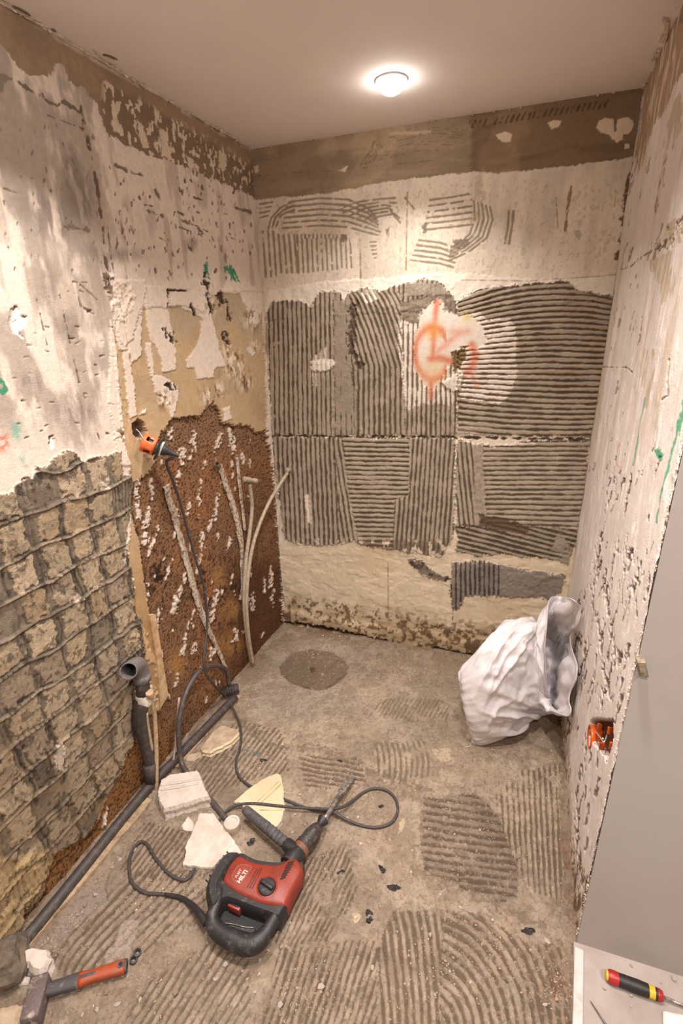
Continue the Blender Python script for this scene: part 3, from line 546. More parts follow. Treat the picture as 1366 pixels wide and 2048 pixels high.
for P in ([(60, 1005), (150, 985), (165, 1000), (150, 1010), (60, 1020)][0:0] or [(200, 965), (215, 955), (220, 975), (205, 985)], [(140, 1180), (150, 1190), (155, 1215), (145, 1215)], [(110, 1492), (122, 1485), (128, 1500), (122, 1540), (108, 1540), (105, 1510)], [(245, 1095), (252, 1085), (250, 1130), (243, 1135)]):
    m = S.poly(P, 4, 60); S.mix(m, (222, 208, 192)); S.h += m * .003
m = S.poly([(55, 1535), (95, 1510), (112, 1555), (75, 1578)], 3, 40); S.mix(m, (112, 100, 88))
S.col *= np.where(Z[:, None] > .5, np.array([.90, .88, .86]), 1); m = Z * ss(1700, 1720, Y + (S.nz(9) - .5) * 60); S.mix(m, (188, 160, 116), .7); S.h += m * (ss(.5, .55, S.nz(9, 6, 5)) * .012)
S.sh(ss(.0, .9, (Z > .5) * ss(.62, .66, S.nz(60, 9))), .7)
m = S.line([(40, 1862), (97, 1800), (110, 1745), (168, 1690), (200, 1662), (212, 1610)], 5, 1, .6); S.sh(m, .7); S.h -= m * .004
lw = wall_mat('stripped_wall_layers', bump=.4, sc=240, amt=.12)
left = S.build('wall_left', lw); left['label'] = 'left wall stripped to tile imprints, tan coat and brown screed'
del S

# ------------------------------------------------------------------ RIGHT WALL
LR_ = 1.299
S = Surf(PR, LR_, HC, 1.9, (214, 202, 194)); X, Y = S.X, S.Y
S.h += (S.nz(5, 3) - .5) * .008 + (ss(.45, .6, S.nz(14, 5, 4, 1.2, .35)) - .5) * .003
S.mix(ss(.5, .7, S.nz(5, 6, 4, 2, .5)), (224, 214, 206), .8); S.mix(ss(.56, .7, S.nz(7, 7, 4, 2, .35)) * ss(1000, 800, Y), (196, 176, 154), .7)
m = S.poly([(1270, 330), (1285, 150), (1320, 0), (1400, -80), (1400, 150), (1366, 150), (1350, 175), (1330, 215), (1312, 245), (1295, 285), (1284, 330), (1276, 345)], 7, 25, fine=3)
S.mix(m, (170, 144, 118)); S.mix(m * ss(.58, .64, S.nz(34, 5, 3, 1.6, .3)), (212, 190, 166)); S.h -= m * .003
for P, wd in (([(1306, 108), (1300, 125)], 7), ([(1299, 130), (1296, 145)], 8), ([(1290, 165), (1288, 168)], 6), ([(1366, 20), (1362, 40)], 6)): mm = S.line(P, wd, 1, .6); S.mix(mm, (58, 40, 26)); S.h -= mm * .015
for P in ([(1340, 240), (1355, 200), (1366, 180), (1366, 250), (1345, 300), (1335, 300)], [(1310, 500), (1335, 450), (1366, 430), (1366, 480), (1330, 500), (1318, 520)], [(1300, 520), (1345, 495), (1350, 560), (1330, 620), (1310, 560)], [(1290, 700), (1316, 700), (1308, 760), (1296, 830), (1280, 800)]):
    S.mix(S.poly(P, 8, 30) * ss(.35, .55, S.nz(24, 3, 4, 2, .5)), (184, 162, 136), .8)
m = S.line([(1318, 495), (1340, 475), (1370, 440)], 14, 2, .6, .35); S.mix(m, (140, 122, 102)); S.h -= m * .005
for P in ([(1240, 540), (1262, 532), (1275, 520), (1300, 505), (1318, 495)], [(1205, 735), (1250, 735), (1265, 745)], [(1340, 720), (1333, 790), (1325, 800)]): m = S.line(P, 2.4, .8, .6, .35); S.mix(m, (150, 130, 112)); S.h -= m * .004
def gash(n, x0, y0, x1, y1, sl, ln, wd, c=(122, 106, 94), dp=.005):
    for _ in range(n):
        t = r2.rand(); x = x0 + (x1 - x0) * r2.rand() + (y1 - y0) * t * sl; y = y0 + (y1 - y0) * t; L = r2.uniform(*ln); s = sl + r2.uniform(-.18, .12)
        m = S.line([(x, y), (x + s * L * .5 + r2.uniform(-2, 2), y + L * .5), (x + s * L, y + L)], r2.uniform(*wd) * .75, .9, .6, .34, 60, r2.randint(9)); S.mix(m, c); S.h -= m * dp * .7
gash(40, 1215, 880, 1345, 1200, -.16, (8, 50), (1.2, 4)); gash(70, 1150, 1130, 1290, 1480, -.16, (8, 60), (1.2, 5)); gash(60, 1135, 1450, 1225, 1800, -.1, (8, 50), (1.2, 5)); gash(60, 1270, 250, 1366, 700, -.2, (6, 40), (1, 3.6), (150, 130, 110), .003)
gash(30, 1240, 520, 1300, 1000, -.16, (5, 20), (1, 3), (150, 134, 122), .004); gash(46, 1122, 1230, 1140, 1850, -.02, (10, 60), (2, 6), (124, 102, 76), .006)
for P, wd in (([(1203, 1070), (1198, 1092), (1196, 1112), (1192, 1140), (1183, 1178)], 7), ([(1263, 1105), (1258, 1130), (1252, 1155)], 8), ([(1270, 1160), (1266, 1185)], 9), ([(1305, 1145), (1297, 1175), (1290, 1200)], 5), ([(1236, 1084), (1234, 1102)], 7), ([(1205, 1158), (1213, 1195), (1225, 1270), (1230, 1310)], 6), ([(1193, 1225), (1200, 1270), (1205, 1320), (1212, 1370), (1220, 1395)], 5), ([(1172, 1280), (1168, 1320)], 6), ([(1235, 1310), (1236, 1330)], 8), ([(1208, 1380), (1202, 1420)], 8), ([(1150, 1590), (1153, 1640), (1150, 1700), (1136, 1780)], 6), ([(1230, 955), (1226, 970), (1222, 990), (1216, 1010)], 4)):
    m = S.line(P, wd, 1, .8, .22); S.mix(m, (118, 102, 90)); S.h -= m * .006
for P, wd in (([(1288, 795), (1276, 870), (1265, 930)], 2.2), ([(1366, 815), (1352, 870), (1340, 920), (1325, 990), (1315, 1045)], 4), ([(1372, 800), (1362, 840), (1352, 870)], 8)): S.mix(S.line(P, wd, 1, .4, .25), (88, 148, 118), .8)
S.mix(S.poly([(1312, 900), (1318, 895), (1328, 912), (1330, 905), (1322, 925), (1313, 912)], 1.5, 50), (84, 146, 114)); S.mix(S.line([(1370, 900), (1358, 950), (1349, 1000), (1344, 1030), (1336, 1065)], 8, 2, .5, .2), (204, 104, 78)); S.mix(S.line([(1234, 882), (1233, 925), (1245, 950)], 2.4, .8), (206, 158, 142), .6)
m = S.line([(1340, 1030), (1336, 1045)], 10, 1, .6); S.mix(m, (110, 94, 76)); m = S.line([(1366, 990), (1350, 1020), (1340, 1060), (1334, 1090)], 3); S.mix(m, (170, 150, 124))
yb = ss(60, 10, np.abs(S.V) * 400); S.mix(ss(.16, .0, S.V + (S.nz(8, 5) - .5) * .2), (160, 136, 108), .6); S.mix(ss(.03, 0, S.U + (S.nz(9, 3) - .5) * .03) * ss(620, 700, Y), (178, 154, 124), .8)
m = S.poly([(1140, 1740), (1160, 1720), (1172, 1762), (1190, 1750), (1196, 1790), (1150, 1900), (1138, 1860)], 5, 50) ; S.mix(m * ss(.42, .55, S.nz(30, 5, 4, 1.5, .4)), (112, 92, 72)); S.h -= m * .004
m = S.poly([(1181, 1440), (1192, 1437), (1224, 1440), (1228, 1475), (1222, 1500), (1216, 1528), (1208, 1510), (1190, 1490), (1180, 1470)], 1.5, 50); S.mix(m, (96, 58, 36)); S.h -= m * .03
S.h += ss(1.27, 1.298, S.U) * (S.nz(60, 3) - .6) * .006
rwm = wall_mat('scratched_plaster', bump=.4, sc=220, amt=.08)
right = S.build('wall_right', rwm); right['label'] = 'right wall of white plaster with long vertical gouges'
del S

# ------------------------------------------------------------------ FLOOR
S = Surf(PF, 1.62, .03, 2.0, (184, 164, 144), -.14, -2.35); X, Y = S.X, S.Y
S.h += (S.nz(4, 3) - .5) * .008 + (S.nz(45, 4) - .5) * .003
S.sh(ss(.45, .65, S.nz(7, 3, 5)), .92); S.mix(ss(.55, .7, S.nz(14, 8, 5)), (150, 134, 116), .6)
S.mix(S.poly([(560, 1400), (700, 1370), (900, 1380), (930, 1450), (960, 1500), (1120, 1500), (1125, 1600), (1000, 1570), (850, 1570), (740, 1560), (640, 1520), (500, 1500), (470, 1450)], 18, 12, 3), (196, 180, 156), .8)
S.mix(S.poly([(560, 1290), (600, 1250), (760, 1280), (700, 1420), (560, 1450), (500, 1420), (520, 1340)], 14, 14, 3), (186, 172, 156), .8)
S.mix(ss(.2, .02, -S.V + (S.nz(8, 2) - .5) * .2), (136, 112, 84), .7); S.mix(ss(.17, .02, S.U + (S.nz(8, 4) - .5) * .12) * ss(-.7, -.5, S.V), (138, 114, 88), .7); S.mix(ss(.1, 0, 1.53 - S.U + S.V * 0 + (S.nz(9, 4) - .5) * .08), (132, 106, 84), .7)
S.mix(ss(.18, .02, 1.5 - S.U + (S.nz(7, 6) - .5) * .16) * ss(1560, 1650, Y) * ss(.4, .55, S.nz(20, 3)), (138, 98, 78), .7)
for f_, k_, c_ in ((6, 3, (168, 150, 130)), (13, 5, (190, 176, 158)), (24, 7, (156, 140, 122))):
    m = ss(.53, .545, S.nz(f_, k_, 6)); S.mix(m, c_, .55); S.h += m * .0022
FG = (122, 104, 87)
def bed(P, ph, lab='adhesive_bed', rc=None, **k):
    m = S.poly(P, 6, 30, fine=4)
    S.ridge(m, ph, **dict(dict(depth=.004, gc=FG, w=.55, warp=.14, rc=rc, soft=.2), **k))
    if lab: S.label(m, lab)
    return m
bed([(850, 1600), (950, 1588), (1010, 1650), (1032, 1690), (1036, 1795), (1000, 1806), (920, 1775), (850, 1748), (840, 1690)], (Y - .14 * (X - 850)) / 15.5, rc=(150, 134, 118), gc=(108, 92, 78), k=1)
r_ = np.hypot((X - 815) / 1., (Y - 2080) / 1.15)
bed([(892, 1822), (960, 1828), (1050, 1880), (1120, 1900), (1140, 2048), (1140, 2120), (880, 2120), (880, 1900)], r_ / 17, k=2)
bed([(785, 1822), (892, 1822), (880, 1900), (880, 2120), (760, 2120), (755, 1900)], (X - .14 * (Y - 1830) * (1.2 - (Y - 1830) / 500)) / 15.5, k=3)
bed([(560, 1900), (755, 1880), (755, 2120), (500, 2120)], (X + .32 * (Y - 1900)) / 14, k=4, w=.65, flat=.2)
r_ = dline(X, Y, smooth_path([(430, 1570, 0), (330, 1672, 0), (232, 1775, 0), (160, 1850, 0), (112, 1915, 0), (88, 1985, 0)], 6)[:, :2])
bed([(395, 1765), (420, 1800), (380, 1850), (300, 1900), (262, 1925), (200, 1950), (130, 1955), (104, 1930), (125, 1880), (170, 1830), (225, 1780), (300, 1730), (330, 1720)], r_ / 14.5, k=5, w=.7, gc=(126, 110, 96))
bed([(300, 1960), (430, 1880), (500, 1900), (500, 2120), (180, 2120), (240, 2040)], (X + .62 * (Y - 1900)) / 17, k=6, w=.7, gc=(128, 112, 98), flat=.15)
bed([(560, 1740), (690, 1690), (720, 1780), (660, 1880), (560, 1900), (520, 1860)], (X + .5 * (Y - 1800)) / 11, k=7, lab=None, w=.6, flat=.35, warp=.3)
bed([(405, 1500), (480, 1440), (560, 1460), (580, 1540), (470, 1570), (400, 1620), (380, 1560)], (X + .75 * (Y - 1500)) / 11, k=8, w=.6, gc=(124, 108, 94))
bed([(290, 1640), (480, 1700), (420, 1760), (300, 1760), (240, 1740)], (X + .75 * (Y - 1500)) / 12, k=9, w=.6, flat=.1)
bed([(600, 1512), (720, 1520), (735, 1575), (610, 1580)], (Y - .18 * X) / 10, k=10, w=.5, flat=.2, gc=(120, 104, 90))
bed([(740, 1490), (850, 1480), (880, 1555), (760, 1560)], (X - .1 * Y + .004 * (Y - 1520) ** 2) / 11, k=11, w=.6, flat=.3, lab=None, gc=(140, 124, 104))
bed([(1050, 1540), (1120, 1530), (1126, 1800), (1060, 1790), (1000, 1650), (990, 1590)], (X - .05 * Y) / 11, k=3, w=.6, flat=.3, lab=None, rc=(188, 172, 152), gc=(130, 110, 92))
bed([(760, 1395), (900, 1400), (900, 1450), (740, 1440)], (X + .6 * Y) / 9, k=1, w=.6, flat=.5, lab=None, gc=(150, 134, 112))
m = S.poly([(645, 1380), (760, 1372), (760, 1400), (640, 1420)], 6, 30); S.sh(m, 1)
# round cement patch over the old drain
m = S.poly([(560, 1335), (572, 1316), (590, 1304), (625, 1299), (660, 1304), (685, 1318), (697, 1335), (690, 1356), (670, 1372), (645, 1382), (610, 1378), (580, 1366), (562, 1352)], 2, 20, fine=1)
S.mix(m, (132, 115, 97)); S.h = S.h * (1 - m) + m * (.001 + (S.nz(50, 2) - .5) * .002); S.label(m, 'cement_patch'); S.mix(S.line([(624, 1340), (626, 1341)], 10, 1, .2), (88, 72, 58)); S.mix(S.line([(644, 1348), (646, 1350)], 5, 1), (176, 158, 132))
S.sh(S.line([(560, 1335), (580, 1366), (645, 1384), (697, 1345)], 2, 1, .5), .8)
m = S.poly([(250, 1840), (280, 1845), (270, 1880), (262, 1920), (215, 1935), (210, 1920), (235, 1870)], 6, 30); S.mix(m, (204, 188, 176), .75)
m = S.poly([(100, 1870), (160, 1780), (210, 1770), (215, 1800), (150, 1860), (110, 1900)], 6, 30); S.mix(m, (176, 162, 152), .8); S.h = S.h * (1 - m)
S.mix(S.line([(480, 1500), (505, 1506), (520, 1511)], 5, 1, .5, .3), (110, 132, 118), .8)
for P, wd in (([(830, 1742), (900, 1765), (960, 1800), (1010, 1820), (1080, 1850)], 12), ([(800, 1590), (850, 1600), (840, 1700)], 8), ([(640, 1500), (740, 1545), (850, 1580)], 12), ([(700, 1700), (640, 1880), (600, 2048)], 5), ([(470, 1440), (560, 1500), (640, 1500)], 8)):
    m = S.line(P, wd, 2, .9, .3); S.h += m * (S.nz(70, 3) - .4) * .010; S.mix(m, (138, 120, 100), .7)
for P in ([(800, 1640), (812, 1635), (806, 1660), (796, 1670)], [(1065, 1520), (1075, 1525), (1072, 1545), (1060, 1540)], [(860, 1500), (900, 1495), (905, 1520), (880, 1525)]): S.mix(S.poly(P, 4, 50), (208, 190, 164))
g = ss(.56, .66, S.nz(120, 7, 3)) * ss(.35, .6, S.nz(5, 2, 4)); S.h += g * .003; S.mix(g, (192, 176, 158), .5); S.mix(ss(.62, .68, S.nz(130, 3, 3)), (124, 106, 90), .4)
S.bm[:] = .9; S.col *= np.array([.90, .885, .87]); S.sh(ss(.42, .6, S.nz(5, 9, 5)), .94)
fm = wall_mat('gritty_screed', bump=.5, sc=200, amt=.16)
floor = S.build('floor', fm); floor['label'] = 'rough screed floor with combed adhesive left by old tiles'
del S

# ------------------------------------------------------------------ REST OF THE SHELL
ceil_m = mat('ceiling_paint', (238, 228, 222), .85, sc=3, c2=(234, 224, 218), bump=.05, bs=90, spec=.2)
grey_m = mat('smooth_grey_paint', (170, 163, 158), .7, sc=2, c2=(166, 158, 153), bump=.04, bs=120, spec=.25)
hall_m = mat('dusty_pale_floor', (166, 154, 147), .8, sc=7, c2=(144, 132, 125), thr=.5, sharp=.2, bump=.15, bs=200, spec=.2)
white_m = mat('hall_paint', (226, 216, 204), .8, sc=2, bump=.02)
def struct(o, label=None):
    o['kind'] = 'structure'
    if label: o['label'] = label
    return o
def slab(name, x0, x1, y0, y1, z0, z1, m): return struct(boxm(name, ((x0 + x1) / 2, (y0 + y1) / 2, (z0 + z1) / 2), ((x1 - x0) / 2, 0, 0), (0, (y1 - y0) / 2, 0), (0, 0, (z1 - z0) / 2), m))
slab('ceiling', -.5, 3.6, -4.3, .1, HC, HC + .1, ceil_m)['label'] = 'plain painted ceiling'
slab('wall_front', -.5, 3.6, -4.4, -4.3, -.05, HC, white_m)
slab('wall_hall', 3.5, 3.6, -4.3, PY, -.05, HC, white_m)
slab('floor_base', -.5, 3.6, -4.3, .1, -.12, -.035, hall_m)
slab('wall_left_near', -.40, -.22, -4.3, -2.36, -.05, HC, white_m)
e0 = PR.pt(LR_, 0); 
slab('wall_grey', e0[0] + .002, 3.5, PY, PY + .012, -.03, HC, grey_m)['label'] = 'smooth grey end wall'
# hall floor with a pale edge strip
ed = [FL(1149, 1893, .02), FL(1145, 2048, .02)]; dr = (ed[1] - ed[0]) / np.linalg.norm(ed[1] - ed[0]); e2 = ed[0] + dr * 2.4
v = [(ed[0][0], PY, .014), (3.5, PY, .014), (3.5, -4.3, .014), (e2[0], -4.3, .014)]
struct(obj('floor_hall', v + [(a, b, -.03) for a, b, c in v], [(0, 1, 2, 3), (7, 6, 5, 4), (0, 4, 5, 1), (1, 5, 6, 2), (2, 6, 7, 3), (3, 7, 4, 0)], hall_m), 'pale dusty hall floor right of the edge strip')
strip_m = mat('scuffed_white_edge', (194, 186, 182), .5, c2=(160, 148, 140), sc=25, thr=.6)
mid = (ed[0] + e2) / 2 ; nx = np.array([-dr[1], dr[0], 0]); nx = nx if nx[0] > 0 else -nx
struct(boxm('trim_1', mid + nx * .012 + np.array([0, 0, -.012]), dr * 1.2, nx * .012, (0, 0, .014), strip_m, bev=.002), 'white edge strip between screed and hall floor')
sk = struct(boxm('baseboard_right', (2.75, PY - .006, .034), (.62, 0, 0), (0, .006, 0), (0, 0, .02), mat('grey_sealant', (168, 154, 142), .7)), 'low dusty fillet along the foot of the grey wall')
# flakes of plaster hanging on at the ceiling line
flake_m = mat('plaster_flake', (224, 210, 196), .85, bump=.3, c2=(196, 176, 154), sc=40)
tear_m = mat('torn_paper', (120, 100, 84), .9)
rs = np.random.RandomState(21)
def lump(name, P, r, m, parent=None, seed=0, sub=2, sq=(1, 1, 1), jit=.3):
    bm_ = bmesh.new(); bmesh.ops.create_icosphere(bm_, subdivisions=sub, radius=1); q = np.random.RandomState(seed)
    a = q.rand(3) * 9
    for v_ in bm_.verts:
        c = v_.co; k = 1 + jit * (math.sin(c.x * 3.1 + a[0]) * math.cos(c.y * 2.7 + a[1]) + .5 * math.sin(c.z * 5 + a[2])) + jit * .4 * (q.rand() - .5)
        v_.co = Vector((c.x * sq[0] * r * k, c.y * sq[1] * r * k, c.z * sq[2] * r * k)) + Vector(tuple(P))
    me = bpy.data.meshes.new(name); bm_.to_mesh(me); bm_.free(); me.materials.append(m)
    o = bpy.data.objects.new(name, me); C.objects.link(o)
    if parent: o.parent = parent; o.matrix_parent_inverse = parent.matrix_world.inverted()
    return o
ceiling = bpy.data.objects['ceiling']
vv, ff = [], []
for k in range(150):                                             # crumbs of filler along both ceiling joints
    if k < 90: t = (k + rs.rand()) / 90 * 1.35; P = PL.pt(t, HC - .004, .004 + rs.rand() * .01)
    elif k < 120: t = rs.rand() * .9; P = PR.pt(t, HC - .006, .004 + rs.rand() * .012)
    else: P = PB.pt(rs.rand() * WR, HC - .004, .004)
    r = rs.uniform(.0015, .006); n0 = len(vv)
    for d in ((1, 0, 0), (0, 2.2, 0), (-1, 0, 0), (0, -2.2, 0), (0, 0, .6), (0, 0, -.8)): vv.append(P + r * np.array(d) * rs.uniform(.6, 1.3, 3))
    ff += [(n0 + a, n0 + b, n0 + c) for a, b, c in ((0, 1, 4), (1, 2, 4), (2, 3, 4), (3, 0, 4), (1, 0, 5), (2, 1, 5), (3, 2, 5), (0, 3, 5))]
o = obj('filler_crumbs', vv, ff, flake_m, ceiling); o['kind'] = 'stuff'
def cpt(x, y, h=0): return PC.at(x, y, h)
for P in ([(24, 10), (45, 20), (60, 30)], [(190, 106), (215, 110), (234, 118)], [(103, 56), (111, 62)]):
    pts = smooth_path([cpt(*p) - np.array([0, 0, .002]) for p in P], 5); tube('ceiling_scar', pts, [.001, .004, .004, .002], tear_m, ceiling, jit=.3, flat=.5)
for k, P in enumerate(([(185, 96), (200, 104), (235, 124), (222, 128), (200, 116)], [(280, 165), (300, 175), (315, 186), (296, 180)], [(395, 232), (410, 240), (420, 250), (404, 243)], [(1315, 78), (1328, 50), (1322, 34), (1340, 40), (1334, 80)], [(1282, 176), (1290, 165), (1300, 172), (1295, 182)])):
    Q = [cpt(*p) for p in P]; pillow('filler_flake', [(q[0], q[1]) for q in Q], [(HC - .004 - .003 * (k % 2), -.003), (HC - .002, 0), (HC + .001, 0)], flake_m, ceiling, sub=3)
# recessed downlights; the first is in the picture, the third is added to brighten the back wall, the others light the rest of the room
chrome = mat('white_trim_ring', (235, 228, 220), .4)
glow = emat('lamp_face', (1, .93, .86), 30)
for k, (lx, ly, pw, wh) in enumerate(LIGHTS):
    t = empty('ceiling_downlight', (lx, ly, HC), 'round recessed downlight glowing white in the ceiling' if k == 0 else 'round recessed ceiling downlight out of view, ' + wh, 'ceiling light')
    lathe('trim_ring', (lx, ly, HC), (0, 0, -1), [(.040, -.004), (.040, .003), (.046, .006), (.052, .004), (.053, -.002)], chrome, t, close=True)
    lathe('lamp', (lx, ly, HC), (0, 0, -1), [(.0395, -.002), (.040, .010), (.037, .022), (.029, .033), (.016, .039), (.004, .041)], glow, t)
    ld = bpy.data.lights.new('lamp_light', 'AREA'); ld.shape = 'DISK'; ld.size = .09; ld.energy = pw; ld.color = LCOL; ld.spread = math.radians(118 if k < 3 else 146)
    lo = bpy.data.objects.new('lamp_light', ld); C.objects.link(lo); lo.location = (lx, ly, HC - .046)

# ------------------------------------------------------------------ PIPES AND CABLES ON THE LEFT WALL
def LP(x, y, h=0.): return PL.at(x, y, h)
chan = mat('rough_channel_plaster', (204, 188, 170), .9, c2=(134, 104, 80), sc=70, thr=.53, sharp=.05, bump=.9, bs=260)
for pts, r, nm in (([(332, 972), (345, 1020), (362, 1080), (378, 1140), (395, 1200), (415, 1255), (436, 1300), (455, 1345)], [.017, .016, .017, .014, .010], 0), ([(440, 930), (452, 970), (466, 1010), (478, 1060), (484, 1110), (486, 1170), (480, 1200)], [.014, .017, .019, .017, .012], 1), ([(474, 915), (478, 960), (484, 1010), (490, 1060)], [.013, .012, .011], 2)):
    P = smooth_path([LP(x, y, -.010) for x, y in pts], 8); o = tube('plaster_channel', P, r, chan, left, jit=.28, seg=14, flat=.5, seed=nm); autosharp(o, 60)
lathe('channel_mouth', LP(434, 928, .008), LP(441, 938, .01) - LP(434, 928, .02), [(.012, -.004), (.014, 0), (.014, .02), (.009, .02), (.009, 0)], tear_m, left, close=True)
pex = mat('dusty_plastic_tube', (176, 160, 140), .6, c2=(146, 128, 106), sc=60, thr=.55); brass = mat('tarnished_brass', (168, 138, 92), .45, .6, c2=(120, 98, 70), sc=80)
def pexpipe(pts, a, b, label):
    P = smooth_path([PL.at(x, y, h) for x, y, h in pts], 8)
    t = empty('water_pipe', P[0], label, 'pipe', 'capped water pipes by the corner'); tube('tube', P, .0095, pex, t, seg=12)
    A, B = PL.at(*a), PL.at(*b); d = (B - A) / np.linalg.norm(B - A); L = np.linalg.norm(B - A)
    lathe('fitting', A, d, [(.010, 0), (.013, .002), (.013, L * .35), (.010, L * .38), (.010, L * .6), (.0125, L * .63), (.0125, L * .8)], pex, t)
    lathe('brass_end', A, d, [(.0115, L * .8), (.0115, L), (.008, L), (.008, L * .85)], brass, t)
pexpipe([(503, 1325, .02), (494, 1270, .02), (488, 1200, .022), (492, 1120, .026), (500, 1060, .03), (504, 1010, .034), (499, 968, .04)], (488, 958, .04), (518, 963, .06), 'pale plastic water pipe with brass end, reaching less high in the corner')
pexpipe([(506, 1327, .03), (497, 1270, .033), (493, 1200, .036), (500, 1120, .042), (515, 1060, .05), (538, 1005, .06), (558, 972, .075), (575, 946, .09)], (574, 940, .09), (606, 944, .11), 'pale plastic water pipe bending up across the combed back wall')
pvc = mat('grey_drain_plastic', (112, 108, 108), .45, c2=(138, 130, 124), sc=60, thr=.6); blk = mat('old_black_pipe', (64, 57, 54), .55, c2=(104, 92, 82), sc=45, thr=.62); putty = mat('white_tape', (222, 212, 200), .8, bump=.6)
t = empty('drain_pipe', LP(300, 1540, .03), 'grey plastic drain elbow on a black pipe rising from the floor', 'pipe')
J = PL.at(279, 1332, .05)
elb = smooth_path([PL.at(257, 1342, .105), PL.at(264, 1336, .088), PL.at(275, 1330, .062), PL.at(281, 1340, .05), PL.at(284, 1352, .05)], 8)
def hollow(name, P, r, th, m, parent, seg=24):
    v1, f1 = tube_geo(P, r, seg, cap=False); v2, f2 = tube_geo(P, np.array(r) - th, seg, cap=False); n = len(v1); L = len(P)
    f = f1 + [tuple(n + i for i in q[::-1]) for q in f2] + [(k, (k + 1) % seg, n + (k + 1) % seg, n + k)[::-1] for k in range(seg)] + [((L - 1) * seg + k, (L - 1) * seg + (k + 1) % seg, n + (L - 1) * seg + (k + 1) % seg, n + (L - 1) * seg + k) for k in range(seg)]
    return autosharp(obj(name, v1 + v2, f, m, parent, smooth=True), 50)
hollow('elbow', elb, .0285, .003, pvc, t)
tube('elbow_collar', [PL.at(283, 1349, .05), PL.at(285, 1361, .05)], .031, pvc, t, seg=24); tube('riser', [PL.at(284, 1355, .05), PL.at(287, 1394, .045)], .025, blk, t, seg=20)
tube('tape_wrap', smooth_path([PL.at(286, 1388, .045), PL.at(288, 1398, .047), PL.at(289, 1407, .045)], 4), [.026, .029, .028], putty, t, jit=.07, seg=18)
tube('lower_pipe', smooth_path([PL.at(286, 1402, .042), PL.at(281, 1420, .04), PL.at(283, 1450, .036), PL.at(292, 1490, .03), PL.at(302, 1528, .03)], 6), [.030, .027, .0245, .0245, .0245], blk, t, seg=20)
tube('socket_ring', [PL.at(299, 1524, .03), PL.at(304, 1545, .028), PL.at(302, 1560, .026)], .029, blk, t, seg=20)
tube('seam_rod', smooth_path([PL.at(292, 1425, .06), PL.at(297, 1460, .055), PL.at(304, 1500, .05)], 5), .007, pex, t)
t = empty('capped_pipe', LP(308, 1575, .05), 'thin tan pipe with round cap beside the grey drain elbow', 'pipe')
P = smooth_path([PL.at(298, 1388, .075), PL.at(304, 1402, .07), PL.at(309, 1430, .065), PL.at(312, 1480, .06), PL.at(313, 1530, .055), PL.at(313, 1580, .05)], 7); tube('tube', P, .0085, mat('tan_pipe', (186, 162, 130), .7, c2=(120, 92, 66), sc=70, thr=.6), t)
lathe('cap', PL.at(298, 1384, .08), (0, -.25, 1), [(.013, -.028), (.0145, -.025), (.0145, -.003), (.012, 0)], mat('tan_cap', (196, 164, 130), .6), t)
P = smooth_path([FL(470, 1395, .03), FL(400, 1468, .03), FL(350, 1520, .028), FL(300, 1572, .026), FL(240, 1644, .024), (FL(150, 1757, .024)), FL(50, 1880, .024), FL(-20, 1960, .024)], 6)
o = tube('waste_pipe', P, .019, blk, seg=18); tag(o, 'long black waste pipe lying along the foot of the left wall', 'pipe')
wood = mat('weathered_batten', (176, 152, 124), .85, c2=(132, 110, 86), sc=30, thr=.55, bump=.5)
for k, (a, b, lb) in enumerate((((478, 1393), (350, 1535), 'tan timber batten along the black pipe behind the sunken corner'), ((300, 1600), (52, 1895), 'longer tan timber batten at the floor edge near the hammer'))):
    A, B = FL(*a, .008), FL(*b, .008); d = (B - A); L = np.linalg.norm(d); d /= L; n = np.array([-d[1], d[0], 0])
    xs = np.linspace(0, L, 40); rr = np.random.RandomState(k)
    vv = []; 
    for x in xs:
        w1, w2 = .012 + rr.rand() * .004, .012 + rr.rand() * .004; c = A + d * x
        vv += [c - n * w1 - np.array([0, 0, .012]), c - n * w1 + np.array([0, 0, .008 + rr.rand() * .003]), c + n * w2 + np.array([0, 0, .008 + rr.rand() * .003]), c + n * w2 - np.array([0, 0, .012])]
    ff = [(i * 4 + j, i * 4 + (j + 1) % 4, i * 4 + 4 + (j + 1) % 4, i * 4 + 4 + j) for i in range(39) for j in range(4)] + [(0, 1, 2, 3), (159, 158, 157, 156)]
    o = obj('timber_batten', vv, ff, wood); tag(o, lb, 'batten')
lath_m = mat('tan_board_edge', (196, 166, 128), .85, c2=(160, 126, 88), sc=20, bump=.4)
for P, th in (([(296, 1230), (308, 1228), (334, 1390), (318, 1416), (312, 1330)], .008),):
    Q = [PL.uv(PL.at(*p)) for p in P]; n = len(Q); vv = [PL.pt(*q, h=th) for q in Q] + [PL.pt(*q, h=-.01) for q in Q]
    obj('board_strip', vv, [tuple(range(n)), tuple(range(n, 2 * n))[::-1]] + [(i, (i + 1) % n, n + (i + 1) % n, n + i) for i in range(n)], lath_m, left)
# thin slats leaning by the conduit
for a, b, r_, lb in (((358, 1395, .03), (340, 1570, .05), .005, 'thin tan rod leaning in front of the brown wall by the black conduit'), ((322, 1560, .05), (345, 1535, .03), .004, 'short splinter lying on the black pipe behind the plaster block')):
    o = tube('thin_rod', smooth_path([PL.at(*a), (PL.at(*a) + PL.at(*b)) / 2 + np.array([.006, 0, 0]), PL.at(*b)], 5), r_, pex, jit=.1); tag(o, lb, 'rod')
cond = mat('dark_conduit', (74, 66, 64), .5, c2=(120, 106, 96), sc=50, thr=.62)
P = smooth_path([PL.at(458, 1368, .045), PL.at(452, 1340, .05), PL.at(432, 1331, .06), PL.at(405, 1338, .06), PL.at(382, 1365, .06), PL.at(364, 1410, .065), PL.at(357, 1460, .07), FL(362, 1520, .05), FL(375, 1548, .03), FL(395, 1580, .014), FL(418, 1598, .014), FL(436, 1618, .014), FL(452, 1638, .012)], 10)
